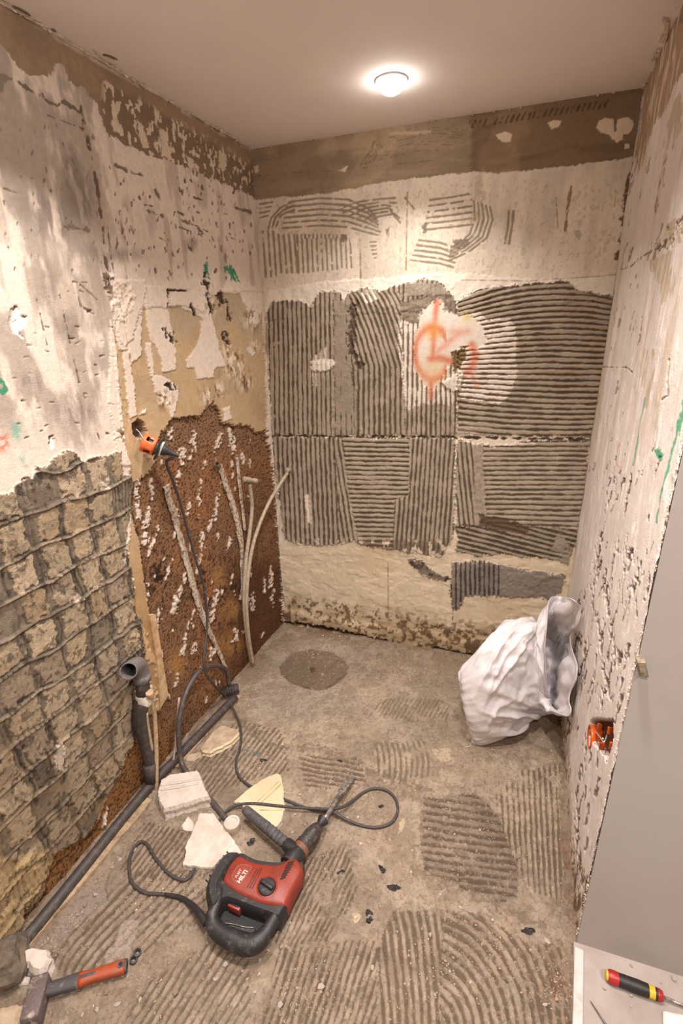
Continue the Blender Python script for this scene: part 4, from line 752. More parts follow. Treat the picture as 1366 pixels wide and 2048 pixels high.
o = tube('black_conduit', P, .0105, cond, seg=12); tag(o, 'thick dark conduit arching from pipe stub to behind the plaster block', 'conduit')
t = empty('pipe_stub', FL(455, 1385, .03), 'short dirty corrugated pipe stub pointing out at the wall foot', 'pipe')
A, B = FL(443, 1384, .045), FL(477, 1376, .05); d = B - A; L = np.linalg.norm(d)
prof = [(.016, 0)]
for k in range(6): prof += [(.026, L * (.08 + k * .14)), (.022, L * (.15 + k * .14))]
prof += [(.0235, L), (.018, L), (.018, L * .6)]
lathe('corrugated_tube', A, d, prof, blk, t)
# flush box torn out of the wall, with the plug
org = mat('orange_plastic', (226, 112, 52), .45, c2=(206, 96, 48), sc=40, bump=.1); blkp = mat('black_plastic', (40, 37, 38), .5, c2=(92, 82, 76), sc=70, thr=.68); whp = mat('white_plastic', (232, 226, 218), .35); cordm = mat('rubber_cord', (62, 57, 56), .6, c2=(116, 104, 96), sc=60, thr=.66); metal = mat('bright_contact', (220, 214, 206), .3, .7)
A = PL.at(286, 884, .035); B = PL.at(322, 898, .085); d = (B - A); L = np.linalg.norm(d); d /= L
t = empty('socket_box', A, 'orange flush socket box pulled from its hole with black socket plate', 'socket')
seg = 32; vv, ff = lathe_geo(A, d, [(.033, L * t_) for t_ in (0, .18, .36, .54, .72)] , seg)
ff = [f for i, f in enumerate(ff[:-2]) if not ((i // seg in (1, 2)) and (i % seg) % 8 in (2, 3, 4))] + [ff[-2]]
o = obj('orange_box', vv, ff, org, t, smooth=True); md = o.modifiers.new('s', 'SOLIDIFY'); md.thickness = .003
lathe('socket_core', A, d, [(.024, L * .3), (.026, L * .5), (.026, L * .88), (.02, L * .9)], blkp, t)
x, y, z = frame(d); 
for k in range(3): boxm('contact', A + d * L * .5 + y * .0265 + x * (-.012 + .012 * k) , x * .0035, y * .002, z * .010, metal, t, bev=.001)
mp = boxm('mounting_plate', A + d * L * .9, x * .036, y * .036, z * .003, blkp, t, bev=.002)
for sx in (-1, 1): boxm('plate_lug', A + d * L * .86 + x * sx * .03, x * .006, y * .012, z * .009, blkp, mp, bev=.002)
lathe('white_ring', A + d * L * .9, d, [(.021, .002), (.027, .004), (.028, .010), (.025, .012), (.021, .009)], whp, t, close=True)
lathe('socket_well', A + d * L * .9, d, [(.021, .001), (.021, .006), (.002, .004)], blkp, t)
for k in range(2): tube('wire', smooth_path([PL.at(272 + 6 * k, 858 + 10 * k, -.01), PL.at(280, 866 + 6 * k, .012), A + d * .01], 6), .0013, [whp, tear_m][k], t, seg=6)
# ------------------------------------------------------------------ THE DRILL AND ITS CORD
PLG = A + d * L * .9
cp = [PLG + d * .03, PLG + d * .05 + V(0, 0, -.012), PL.at(333, 925, .085), PL.at(347, 965, .07), PL.at(362, 1010, .06), PL.at(375, 1060, .055), PL.at(392, 1120, .05), PL.at(407, 1170, .05), PL.at(413, 1215, .05), PL.at(414, 1260, .055), PL.at(408, 1310, .075), PL.at(411, 1345, .085), PL.at(430, 1372, .09)]
cp += [FL(x, y, h) for x, y, h in ((452, 1395, .06), (470, 1425, .03), (481, 1455, .012), (481, 1490, .008), (472, 1525, .008), (478, 1552, .008), (500, 1572, .008), (530, 1586, .006), (562, 1596, .007), (590, 1608, .008), (620, 1618, .008), (650, 1623, .020), (668, 1625, .026), (690, 1638, .018), (720, 1650, .008), (750, 1655, .008), (780, 1647, .008), (795, 1625, .008), (792, 1600, .008), (775, 1582, .008), (748, 1577, .008), (725, 1586, .008), (705, 1602, .012), (685, 1614, .026), (660, 1618, .038), (630, 1617, .03), (590, 1615, .026), (550, 1611, .026), (510, 1607, .026), (480, 1609, .022), (458, 1618, .016), (443, 1634, .009), (425, 1665, .006), (405, 1700, .006), (390, 1735, .006), (376, 1757, .008), (360, 1759, .008), (335, 1745, .008), (312, 1718, .008), (295, 1690, .008), (280, 1684, .008), (265, 1700, .008), (258, 1730, .008), (264, 1765, .008), (290, 1785, .008), (330, 1789, .008), (362, 1796, .012), (386, 1812, .025), (402, 1832, .038))]
PLC = None
td = empty('rotary_hammer_drill', FL(500, 1790, 0), 'red and black rotary hammer drill with chisel lying on the floor', 'drill')
cord = tube('cord', smooth_path(cp, 8), .0052, cordm, td, seg=10)
lathe('plug', PLG, d, [(.0, .004), (.020, .005), (.0205, .010), (.018, .022), (.012, .034), (.008, .048), (.006, .07)], blkp, td)
tube('cord_sleeve', smooth_path(cp[-4:] + [FL(412, 1845, .04)], 6), [.0055, .008, .011, .0125], blkp, td)
red = mat('worn_red_plastic', (134, 50, 36), .45, c2=(104, 50, 38), sc=38, thr=.6, bump=.1); rub = mat('dusty_black_rubber', (36, 33, 34), .5, c2=(96, 88, 84), sc=45, thr=.66, sharp=.12, bump=.2)
dustm = mat('grey_dusty_grip', (92, 86, 86), .75, c2=(64, 60, 61), sc=50); steel = mat('used_steel', (120, 112, 106), .4, .6, c2=(196, 190, 184), sc=60, thr=.55); dsteel = mat('dirty_dark_steel', (62, 57, 55), .45, .3, c2=(128, 118, 110), sc=80, thr=.62); rust = mat('rusty_collar', (132, 80, 54), .6, c2=(92, 70, 56), sc=60)
def fl2(P, h): return [tuple(FL(x, y, h)[:2]) for x, y in P]
H1 = .088
body = [(479, 1709), (494, 1716), (508, 1722), (530, 1726), (556, 1727), (570, 1720), (582, 1714), (597, 1719), (604, 1735), (600, 1750), (590, 1768), (580, 1790), (570, 1809), (556, 1809), (536, 1806), (516, 1801), (496, 1793), (475, 1783), (459, 1773), (446, 1759), (450, 1745), (457, 1730), (467, 1718)]
mh = pillow('motor_housing', fl2(body, H1), [(.012, -.004), (.03, .004), (.07, .003), (.084, -.003), (H1, -.009)], red, td)
pillow('lower_housing', fl2([(p[0] + 4, p[1] + 3) for p in body], .05), [(.003, -.01), (.010, 0), (.06, .002), (.066, -.003)], rub, td)
cap = [(480, 1706), (463, 1701), (450, 1706), (436, 1722), (420, 1748), (412, 1770), (413, 1792), (420, 1815), (434, 1812), (446, 1790), (440, 1772), (447, 1757), (456, 1738), (468, 1722)]
pillow('motor_cap', fl2(cap, .085), [(.008, -.006), (.025, .002), (.065, .002), (.082, -.004), (.09, -.011)], rub, td)
for k in range(7):
    f = k / 6; tube('cap_rib', [FL(459 - 42 * f, 1709 + 56 * f ** 1.1, .088), FL(454 - 42 * f, 1704 + 56 * f ** 1.1, .07)], .0028, rub, td, seg=6)
band_ = [(446, 1757), (462, 1772), (480, 1784), (500, 1793), (520, 1801), (545, 1807), (572, 1808), (566, 1822), (556, 1834), (535, 1826), (505, 1816), (480, 1806), (455, 1797), (438, 1800), (430, 1782), (436, 1762)]
pillow('gear_side_cover', fl2(band_, .082), [(.01, -.004), (.03, .002), (.072, .001), (.083, -.006)], rub, td)
# closed rear handle
hp = [FL(436, 1768, .07), FL(437, 1790, .074), FL(430, 1815, .068), FL(424, 1838, .060), FL(434, 1860, .052), FL(462, 1878, .05), FL(492, 1890, .05), FL(514, 1884, .054), FL(532, 1866, .058), FL(546, 1842, .062), FL(556, 1824, .064)]
tube('rear_handle', smooth_path(hp, 8), [.017, .017, .018, .020, .024, .027, .027, .026, .021, .019, .018], rub, td, seg=16)
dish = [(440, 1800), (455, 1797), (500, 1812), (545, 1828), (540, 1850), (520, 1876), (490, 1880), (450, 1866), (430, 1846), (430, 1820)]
pillow('handle_shade_plate', fl2(dish, .03), [(.004, -.004), (.015, 0), (.028, 0), (.032, -.004)], mat('shadow_black', (26, 24, 24), .6), td)  # near-black plate stands in for the shade inside the handle opening
pillow('trigger', fl2([(449, 1846), (470, 1848), (490, 1854), (510, 1856), (506, 1868), (480, 1862), (458, 1855)], .06), [(.03, 0), (.056, 0), (.06, -.003)], rub, td)
tube('trigger_edge', smooth_path([FL(449, 1846, .062), FL(470, 1849, .062), FL(490, 1854, .062), FL(507, 1855, .062)], 5), .0013, steel, td, seg=6)
ctr = FL(472, 1812, .05); bx = (FL(484, 1817, .05) - FL(461, 1806, .05)); bx /= np.linalg.norm(bx); by = np.array([-bx[1], bx[0], 0])
sf = boxm('switch_frame', ctr, bx * .021, by * .014, V(0, 0, .012), red, td, bev=.002); boxm('switch_button', ctr + V(0, 0, .010), bx * .013, by * .008, V(0, 0, .005), rub, sf, bev=.002)
# mode knob, seam grooves, cooling slots, worn badge
kc = FL(534, 1774, H1); lathe('knob_ring', kc, (0, 0, 1), [(.026, -.004), (.032, -.004), (.033, .001), (.029, .003), (.026, .0)], red, td, close=True)
mk = lathe('mode_knob', kc, (0, 0, 1), [(.0265, -.003), (.0265, .004), (.023, .007), (.008, .008)], rub, td)
kd = FL(547, 1783, H1) - FL(520, 1764, H1); kd /= np.linalg.norm(kd); boxm('knob_grip', kc + V(0, 0, .012), kd * .024, V(-kd[1], kd[0], 0) * .006, V(0, 0, .006), rub, mk, bev=.003)
for k in range(7):
    f = k / 6; c = np.array([582 - 16 * f, 1724 + 32 * f]); hl = 7.5 - 3.2 * abs(f - .3); a = FL(c[0] - hl, c[1] + 2, H1 + .001); b = FL(c[0] + hl, c[1] - 2, H1 + .001); dd = b - a; ln = np.linalg.norm(dd); dd /= ln
    boxm('cooling_slot', (a + b) / 2, dd * ln / 2, V(-dd[1], dd[0], 0) * .0022, V(0, 0, .0012), mat('slot_black', (30, 20, 18), .7) if k == 0 else bpy.data.materials['slot_black'], mh, bev=.0006)
for k in range(3):
    a, b = FL(514 + 5 * k, 1738 - 1 * k, H1), FL(494 + 5 * k, 1776 + 1 * k, H1); tube('seam_line', [a, b], .0013, mat('dark_red_groove', (96, 36, 26), .6) if k == 0 else bpy.data.materials['dark_red_groove'], mh, seg=6)
badge = [(478, 1731), (492, 1730), (503, 1734), (497, 1745), (488, 1758), (480, 1768), (472, 1764), (464, 1755), (468, 1744)]
bm0 = mat('worn_badge', (150, 92, 74), .6, c2=(166, 110, 92), sc=60); lm = mat('badge_print', (222, 204, 196), .6)
bg = pillow('badge', fl2(badge, H1), [(H1 - .002, 0), (H1 + .0008, 0)], red, td, sub=2)
tube('badge_outline', [np.array([*p, H1 + .001]) for p in smooth_path(fl2(badge, H1), 3, True)] + [np.array([*fl2(badge, H1)[0], H1 + .001])], .0011, bm0, bg, seg=5)
def text(name, s, c, dx, size, m, parent, h=.0006, bold=0.):
    cu = bpy.data.curves.new(name, 'FONT'); cu.body = s; cu.size = size; cu.align_x = 'CENTER'; cu.align_y = 'CENTER'; cu.extrude = h; cu.offset = bold
    o = bpy.data.objects.new(name, cu); C.objects.link(o); dx = np.array(dx) / np.linalg.norm(dx); dy = np.cross((0, 0, 1), dx)
    Mx = Matrix.Identity(4)
    for i in range(3): Mx[i][0], Mx[i][1], Mx[i][2], Mx[i][3] = dx[i], dy[i], (0, 0, 1)[i], c[i]
    o.matrix_world = Mx; bpy.context.view_layer.update()
    me = bpy.data.meshes.new_from_object(o); C.objects.unlink(o); bpy.data.objects.remove(o); me.transform(Mx); me.materials.append(m)
    o = bpy.data.objects.new(name, me); C.objects.link(o); o.parent = parent; o.matrix_parent_inverse = parent.matrix_world.inverted(); return o
tdx = FL(494, 1735, H1) - FL(472, 1767, H1)
text('lettering', 'HILTI', FL(485, 1753, H1 + .0016), tdx, .018, lm, bg, bold=.0006); text('lettering', 'FLEET', FL(477, 1747, H1 + .0016), tdx, .011, lm, bg)
# gear neck, chuck, cup, chisel
A = FL(585, 1722, .052); B = FL(652, 1632, .046); ax = (B - A); Lc = np.linalg.norm(ax); ax /= Lc
lathe('gear_neck', A, ax, [(.034, -.02), (.035, .01), (.031, .028), (.029, .036)], rub, td); lathe('rusty_collar', A, ax, [(.029, .030), (.0295, .040), (.0295, .058), (.027, .060)], rust, td)
lathe('chuck', A, ax, [(.024, .050), (.031, .054), (.0315, .070), (.028, .074), (.0275, .092), (.0285, .096), (.027, .118), (.020, .140), (.015, .150)], dsteel, td)
cb = A + ax * .150; lathe('dust_cup', cb + ax * .0, ax, [(.013, -.005), (.012, .006), (.020, .024), (.021, .027), (.018, .027), (.011, .010)], rub, td)
E1, E2, E3 = FL(655, 1630, .046), FL(680, 1588, .038), FL(706, 1552, .010)
tube('chisel_shank', [cb, E1, E2], [.0085, .0085, .0095], steel, td, seg=10)
dd = E3 - E2; ln = np.linalg.norm(dd); dd /= ln; sx_ = np.cross(dd, (0, 0, 1)); sx_ /= np.linalg.norm(sx_); sz_ = np.cross(sx_, dd)
vv = []
for t_, w_, h_ in ((-.01, .007, .007), (.012, .0125, .008), (ln * .7, .0135, .006), (ln, .014, .0012)):
    c = E2 + dd * t_
    for a_, b_ in ((-1, -1), (1, -1), (1, 1), (-1, 1)): vv.append(c + sx_ * w_ * a_ + sz_ * h_ * b_)
obj('chisel_blade', vv, [(i * 4 + j, i * 4 + (j + 1) % 4, i * 4 + 4 + (j + 1) % 4, i * 4 + 4 + j) for i in range(3) for j in range(4)] + [(3, 2, 1, 0), (12, 13, 14, 15)], steel, td)
A2, B2 = FL(489, 1618, .05), FL(592, 1704, .06); ax = B2 - A2; L = np.linalg.norm(ax)
pr = [(.004, -.001), (.014, .002), (.0165, .010), (.0175, L * .3), (.0185, L * .42)]
for k in range(6): pr += [(.0195, L * (.46 + .06 * k)), (.0165, L * (.49 + .06 * k))]
lathe('side_handle', A2, ax, pr + [(.015, L * .84)], dustm, td); lathe('handle_clamp', A2, ax, [(.02, L * .82), (.022, L * .85), (.022, L * .98), (.018, L * 1.0)], rub, td)
# ------------------------------------------------------------------ RUBBLE
plas = mat('broken_plaster', (204, 192, 182), .9, c2=(186, 172, 160), sc=14, bump=.7, bs=60); cream = mat('cream_glazed_tile', (208, 190, 158), .35, c2=(198, 178, 146), sc=8, bump=.05); biscuit = mat('tile_biscuit', (200, 186, 168), .9, c2=(206, 188, 166), sc=30, bump=.4); stone = mat('dusty_mortar', (186, 166, 142), .9, c2=(160, 138, 114), sc=25, bump=.8, bs=90)
def shard(name, P, h0, h1, m, label, cat, group=None, amp=.002, seed=0, ins=.004, tilt=None, top=None, sub=3, parent=None, mbody=None):
    """broken slab: outline traced at its top height, ragged sides down to h0"""
    q = np.random.RandomState(seed); base = fl2(P, h1); pts = []
    for i in range(len(base)):
        a, b = np.array(base[i]), np.array(base[(i + 1) % len(base)]); L_ = np.linalg.norm(b - a); k = max(1, int(L_ / .008)); n = np.array([-(b - a)[1], (b - a)[0]]) / (L_ + 1e-9)
        for j in range(k): pts.append(a + (b - a) * j / k + n * (0 if j == 0 else q.uniform(-1, 1) * amp))
    n = len(pts); layers = [(h0, ins * 1.0), (h0 + (h1 - h0) * .35, ins * .2), (h0 + (h1 - h0) * .7, ins * .8), (h1 - .0006, 0), (h1, -.0012)]
    bm_ = bmesh.new(); rings = []
    for z_, d_ in layers:
        Q = offset_poly(pts, d_); rings.append([bm_.verts.new((q_[0] + q.uniform(-1, 1) * amp * .4 * (z_ < h1 - .001), q_[1] + q.uniform(-1, 1) * amp * .4 * (z_ < h1 - .001), max(.001, z_ + (tilt(q_) if tilt else 0) * (z_ > h0 + 1e-6) + (q.uniform(-1, 1) * amp * .5 if h0 < z_ < h1 - .001 else 0)))) for q_ in Q])
    for a, b in zip(rings[:-1], rings[1:]):
        for i in range(n): bm_.faces.new((a[i], a[(i + 1) % n], b[(i + 1) % n], b[i]))
    bmesh.ops.triangulate(bm_, faces=[bm_.faces.new(rings[-1])]); bmesh.ops.triangulate(bm_, faces=[bm_.faces.new(rings[0][::-1])])
    bmesh.ops.recalc_face_normals(bm_, faces=bm_.faces)
    me = bpy.data.meshes.new(name); bm_.to_mesh(me); bm_.free(); me.materials.append(m)
    if mbody:
        me.materials.append(mbody)
        for p in me.polygons:
            if p.normal.z < .8: p.material_index = 1
    o = bpy.data.objects.new(name, me); C.objects.link(o)
    if parent: o.parent = parent; o.matrix_parent_inverse = parent.matrix_world.inverted()
    else: tag(o, label, cat, group)
    return o
blk_o = shard('plaster_block', [(322, 1560), (340, 1549), (394, 1541), (402, 1556), (410, 1577), (419, 1592), (405, 1594), (360, 1608), (328, 1616), (316, 1592), (318, 1575)], .002, .055, plas, 'thick white plaster block with grooved top beside the black pipe', 'rubble', amp=.003, seed=2, ins=.006)
for k in range(2): tube('groove_ridge', smooth_path([FL(322, 1571 + 9 * k, .056), FL(350, 1566 + 9 * k, .0575), FL(398, 1558 + 9 * k, .056)], 6), [.003, .005, .003], plas, blk_o, jit=.3, flat=.5)
t1 = shard('tile_shard', [(552, 1547), (561, 1550), (564, 1565), (568, 1582), (566, 1596), (570, 1612), (566, 1625), (563, 1640), (555, 1650), (546, 1655), (530, 1640), (512, 1628), (492, 1618), (480, 1605), (468, 1603), (500, 1575), (530, 1556)], .002, .022, cream, 'cream glazed tile shard with raised grooves, the cord crossing it', 'tile shard', seed=4, mbody=biscuit, ins=.002)
t1m = mat('groove_shadow_glaze', (206, 182, 142), .4)
for a, b, r_ in (((562, 1568), (520, 1608), .0022), ((557, 1563), (515, 1603), .0016), ((565, 1620), (520, 1620), .002)): tube('relief_line', [FL(*a, .0225), FL(*b, .0225)], r_, t1m, t1, seg=6)
o = shard('plaster_board_piece', [(399, 1627), (426, 1626), (440, 1645), (458, 1668), (474, 1690), (483, 1706), (468, 1703), (450, 1709), (436, 1722), (424, 1735), (366, 1729), (372, 1705), (370, 1695), (384, 1665), (392, 1645)], .002, .022, plas, 'largest smooth white plaster piece, under the motor cap of the drill', 'rubble', seed=6, ins=.002)
shard('plaster_sliver', [(376, 1633), (382, 1640), (388, 1652), (384, 1660), (366, 1657), (364, 1650)], .002, .014, plas, 'small triangular white plaster piece left of the largest smooth piece', 'rubble', seed=7)
shard('mortar_piece', [(441, 1451), (460, 1455), (473, 1458), (476, 1466), (462, 1480), (440, 1492), (420, 1502), (406, 1500), (404, 1493), (415, 1478), (428, 1462)], .002, .028, stone, 'tan wedge of mortar lying beside the looping cord', 'rubble', seed=8, ins=.008, mbody=cream)
shard('mortar_piece', [(372, 1510), (400, 1504), (402, 1512), (388, 1520), (374, 1520)], .002, .012, stone, 'thin brownish flake of mortar just behind the plaster block', 'rubble', seed=9)
shard('plaster_chunk', [(22, 1916), (40, 1906), (60, 1897), (90, 1899), (96, 1915), (88, 1932), (78, 1938), (62, 1928), (48, 1920), (34, 1918)], .002, .052, plas, 'pointed white plaster chunk behind the hammer head', 'rubble', seed=10, ins=.010, amp=.003)
shard('plaster_sliver', [(44, 1949), (58, 1954), (55, 1966), (38, 1966)], .002, .018, plas, 'small white square chip beside the hammer head', 'rubble', seed=11)
shard('mortar_piece', [(-20, 2020), (20, 2012), (45, 2010), (44, 2035), (30, 2060), (-20, 2070)], .002, .02, stone, 'flat pale mortar slab in front of the hammer head, cut by the frame', 'rubble', seed=12)
shard('plaster_sliver', [(1330, 2024), (1380, 2036), (1380, 2070), (1332, 2060)], .017, .024, whp, 'flat white chip on the hall floor in front of the screwdriver', 'rubble', seed=13, amp=.0005)
lump('stone_lump', FL(2, 1925, .05), .06, mat('dark_rubble', (86, 76, 66), .9, c2=(120, 106, 90), sc=20, bump=.8), seed=3, sub=3, sq=(1, 1, .8)); tag(bpy.data.objects['stone_lump'], 'dark round lump of rubble in the corner behind the white chunk', 'rubble')
# round fitting
t = empty('round_fitting', FL(465, 1645, 0), 'beige round threaded plug between the white and cream shards', 'fitting')
fm_ = mat('beige_plastic', (206, 190, 158), .5, c2=(180, 162, 132), sc=50)
lathe('barrel', FL(466, 1660, 0), (0, 0, 1), [(.026, .002), (.028, .006), (.028, .030), (.025, .032)], fm_, t); lathe('rim', FL(466, 1660, 0), (0, 0, 1), [(.0255, .031), (.0285, .033), (.0285, .040), (.026, .042), (.020, .042), (.018, .038), (.004, .038)], plas, t)
o = lathe('washer', FL(395, 1780, .001), (0, 0, 1), [(.007, 0), (.010, 0), (.010, .003), (.007, .003)], mat('dull_ring', (150, 138, 122), .6), close=True); tag(o, 'small metal washer beside the drill motor cap', 'washer')
# black tile clips left in the screed
clipm = mat('clip_black', (32, 28, 28), .6)
def clip(x, y, s, a, label):
    P = FL(x, y, .006); t = empty('tile_clip', P - V(0, 0, .006), label, 'clip', 'black tile clips stuck in the screed')
    for k in range(4):
        b = a + (0, 2.9, 1.3, 4.4)[k] + rnd.uniform(-.4, .4); q = P + V(math.cos(b), math.sin(b), 0) * (.010, .009, .005, .006)[k] * s
        lump('lobe', q, (.0075, .007, .0045, .005)[k] * s, clipm, t, seed=k + int(x), sub=2, sq=(1.2, .8, .6), jit=.35)
for x, y, s, a, lb in ((787, 1775, 1.1, .3, 'black plastic tile clip in the middle of the three near the drill body'), (738, 1834, 1.2, 1.6, 'black plastic tile clip nearest the small grey stone'), (765, 1738, .9, 2.2, 'small black tile clip farthest from the camera of the three right of the drill'), (682, 1745, .8, 1.1, 'half buried black tile clip just right of the drill housing'), (1056, 1862, 1.1, .9, 'black tile clip near the foot of the right wall'), (526, 1521, .9, .2, 'black tile clip by the faded green line'), (503, 1684, .9, 1.4, 'black tile clip between side handle and white plaster'), (678, 1522, .7, .7, 'dusty dark clip behind the chisel tip'), (762, 1612, .6, .7, 'dusty dark clip inside the cord loop')): clip(x, y, s, a, lb)
t = empty('broken_clip', FL(270, 1915, 0), 'dark broken ring pieces past the end of the hammer handle', 'clip')
for k in range(2): lathe('ring_piece', FL(267 + 8 * k, 1921 - 14 * k, .004), (.2, .1, 1), [(.004, 0), (.011, 0), (.011, .006), (.006, .007)], blkp, t, close=True, seg=14)
lump('pebble', FL(712, 1835, .006), .013, stone, seed=5, sq=(1, 1, .7)); tag(bpy.data.objects['pebble'], 'rounded grey stone beside a black tile clip', 'stone')
# ------------------------------------------------------------------ HAMMER
th = empty('club_hammer', FL(150, 1965, 0), 'small sledge hammer with orange and grey handle and dusty head', 'hammer')
hst = mat('dusty_hammer_steel', (104, 92, 88), .6, .2, c2=(176, 160, 150), sc=35, thr=.6, sharp=.06, bump=.7, bs=110); hor = mat('orange_rubber', (156, 64, 30), .5, c2=(132, 92, 66), sc=45, thr=.57); hgr = mat('grey_rubber', (70, 66, 68), .6, c2=(150, 140, 130), sc=60, thr=.68)
a, b = FL(84, 1960, .03), FL(62, 2046, .03); hc = (a + b) / 2; hd = b - a; hl = np.linalg.norm(hd) / 2 * 1.0; hd /= 2 * hl; hn = V(-hd[1], hd[0], 0)
if hn[0] < 0: hn = -hn
o = boxm('head', hc + V(0, 0, .0), hd * hl * 1.05, hn * .023, V(0, 0, .026), hst, th, bev=.005)
a, b = FL(90, 1982, .03), FL(254, 1931, .022); hx = b - a; HL = np.linalg.norm(hx); hx /= HL; hy = V(-hx[1], hx[0], 0)
def grip(name, s0, s1, w, m, n=10, h=.012):
    vv = []; seg = 16; ss_ = np.linspace(s0, s1, n)
    for s_ in ss_:
        c = a + (b - a) * s_; ww = np.interp(s_, np.linspace(0, 1, len(w)), w)
        for k in range(seg):
            an = 2 * math.pi * k / seg; vv.append(c + hy * ww * math.copysign(abs(math.cos(an)) ** .7, math.cos(an)) + V(0, 0, 1) * h * math.copysign(abs(math.sin(an)) ** .7, math.sin(an)))
    ff = [(i * seg + k, i * seg + (k + 1) % seg, (i + 1) * seg + (k + 1) % seg, (i + 1) * seg + k) for i in range(n - 1) for k in range(seg)] + [tuple(range(seg))[::-1], tuple((n - 1) * seg + k for k in range(seg))]
    return obj(name, vv, ff, m, th, smooth=True)
W_ = [.014, .018, .017, .0185, .019, .0165, .015, .016, .017, .018, .018]
grip('handle_core', -.02, .42, W_, hgr); grip('handle_grip', .405, .975, W_, hor, 14, .013); grip('end_cap', .965, 1.0, [.0165], hgr, 3, .011)
c = a + hx * HL * .93 + V(0, 0, .0125); lathe('hanging_eye', c, (0, 0, 1), [(.005, .0), (.008, .0), (.0085, .002), (.005, .002)], hgr, th, close=True); lathe('eye_hole', c, (0, 0, 1), [(.005, -.001), (.005, .0012), (.001, .0012)], clipm, th)
boxm('grip_inlay', a + hx * HL * .52 + V(0, 0, .0125), hx * .020, hy * .004, V(0, 0, .0012), hgr, th, bev=.001)
# ------------------------------------------------------------------ SCREWDRIVER, NAIL
t = empty('screwdriver', FL(1260, 1975, .014), 'red, black and yellow screwdriver on the hall floor by the grey wall', 'screwdriver')
a, b = FL(1213, 1950, .03), FL(1326, 1993, .03); ax = b - a; L = np.linalg.norm(ax); k_ = L
def sd(name, s0, s1, r, m): return lathe(name, a, ax, [(r[0] * .7, k_ * s0), (r[0], k_ * (s0 + .01))] + [(rr, k_ * (s0 + (s1 - s0) * i / (len(r) - 1))) for i, rr in list(enumerate(r))[1:-1]] + [(r[-1], k_ * (s1 - .005)), (r[-1] * .8, k_ * s1)], m, t)
yl = mat('yellow_plastic', (222, 182, 44), .4); rd = mat('red_plastic', (168, 34, 32), .4)
sd('end_button', -.02, .03, [.011, .012, .012], yl); sd('rear_red', .02, .22, [.0145, .0165, .0165, .0155], rd); sd('black_grip', .21, .75, [.0155, .016, .0165, .0155], mat('screw_grip', (34, 28, 28), .5)); sd('yellow_band', .74, .86, [.015, .0145], yl); sd('black_neck', .84, .91, [.0142, .014], bpy.data.materials['screw_grip']); sd('front_red', .89, 1.0, [.0145, .0145, .011], rd)
tube('shaft', [a + ax * .98, a + ax * 1.9 + V(0, 0, -.012)], .0032, steel, t)
sh0, sh1 = FL(1181, 2002, .02), FL(1222, 2064, .02)
o = tube('steel_rod', [sh0, sh1], [.001, .0032, .0032], mat('grey_rod', (122, 112, 108), .45, .4)); tag(o, 'thin pointed grey rod lying on the hall floor', 'rod')
# ------------------------------------------------------------------ RIGHT WALL PIECES
t = empty('wall_box', PR.at(1204, 1480, 0), 'orange flush box set deep in the right wall', 'socket')
ob = mat('deep_orange_plastic', (196, 84, 28), .3, c2=(170, 70, 26), sc=30)
vv, ff = lathe_geo(PR.at(1204, 1478, -.03), PR.N, [(.012, .0), (.031, .002), (.033, .012), (.034, .028), (.036, .034), (.033, .036), (.031, .026), (.028, .008), (.006, .006)], 28)
o = obj('box_shell', vv, ff, ob, t, smooth=True)
for k, (x, y) in enumerate(((1192, 1452), (1212, 1460), (1196, 1490), (1216, 1490))):
    p = PR.at(x, y, .0); boxm('box_rib', p - PR.N * .010, PR.A * .002, PR.B * .012, PR.N * .007, ob, t, bev=.001)
tube('box_wire', smooth_path([PR.at(1190, 1462, -.012), PR.at(1200, 1474, .002), PR.at(1208, 1484, .002), PR.at(1214, 1470, -.012)], 6), .0022, metal, t)
for x, y in ((1206, 1477), (1206, 1484), (1190, 1484)): lump('box_glint', PR.at(x, y, -.002), .0022, whp, t, seed=x)  # small white lumps stand in for glints inside the box
pr_ = [YP(1272, 1315, PY - .002), YP(1288, 1316, PY - .002), YP(1294, 1345, PY - .002), YP(1280, 1344, PY - .002)]
vv = pr_ + [p + V(0, .012, 0) - V(0, .03, 0) for p in pr_]; 
o = obj('wooden_wedge', [p + V(0, -.018, 0) for p in pr_] + [p + V(0, .02, 0) for p in pr_], [(0, 1, 2, 3), (7, 6, 5, 4), (0, 4, 5, 1), (1, 5, 6, 2), (2, 6, 7, 3), (3, 7, 4, 0)], mat('mouldy_wood', (150, 134, 108), .9, c2=(96, 88, 72), sc=60), None); tag(o, 'short mottled wooden wedge sticking out at the wall corner', 'wedge')
vv, ff = [], []
for k in range(420):                                             # crumbly broken edge of the plaster at the wall end
    z_ = rs.uniform(.02, 2.3); P = PR.pt(LR_ - rs.rand() * .014, z_, rs.rand() * .002 - .001); r = rs.uniform(.001, .0028); n0 = len(vv)
    for dd_ in ((1, 0, 0), (0, 1, 0), (-1, 0, 0), (0, -1, 0), (0, 0, 1.8), (0, 0, -1.8)): vv.append(P + r * np.array(dd_) * rs.uniform(.6, 1.3, 3))
    ff += [(n0 + a, n0 + b, n0 + c) for a, b, c in ((0, 1, 4), (1, 2, 4), (2, 3, 4), (3, 0, 4), (1, 0, 5), (2, 1, 5), (3, 2, 5), (0, 3, 5))]
o = obj('broken_edge', vv, ff, flake_m, right); o['kind'] = 'stuff'

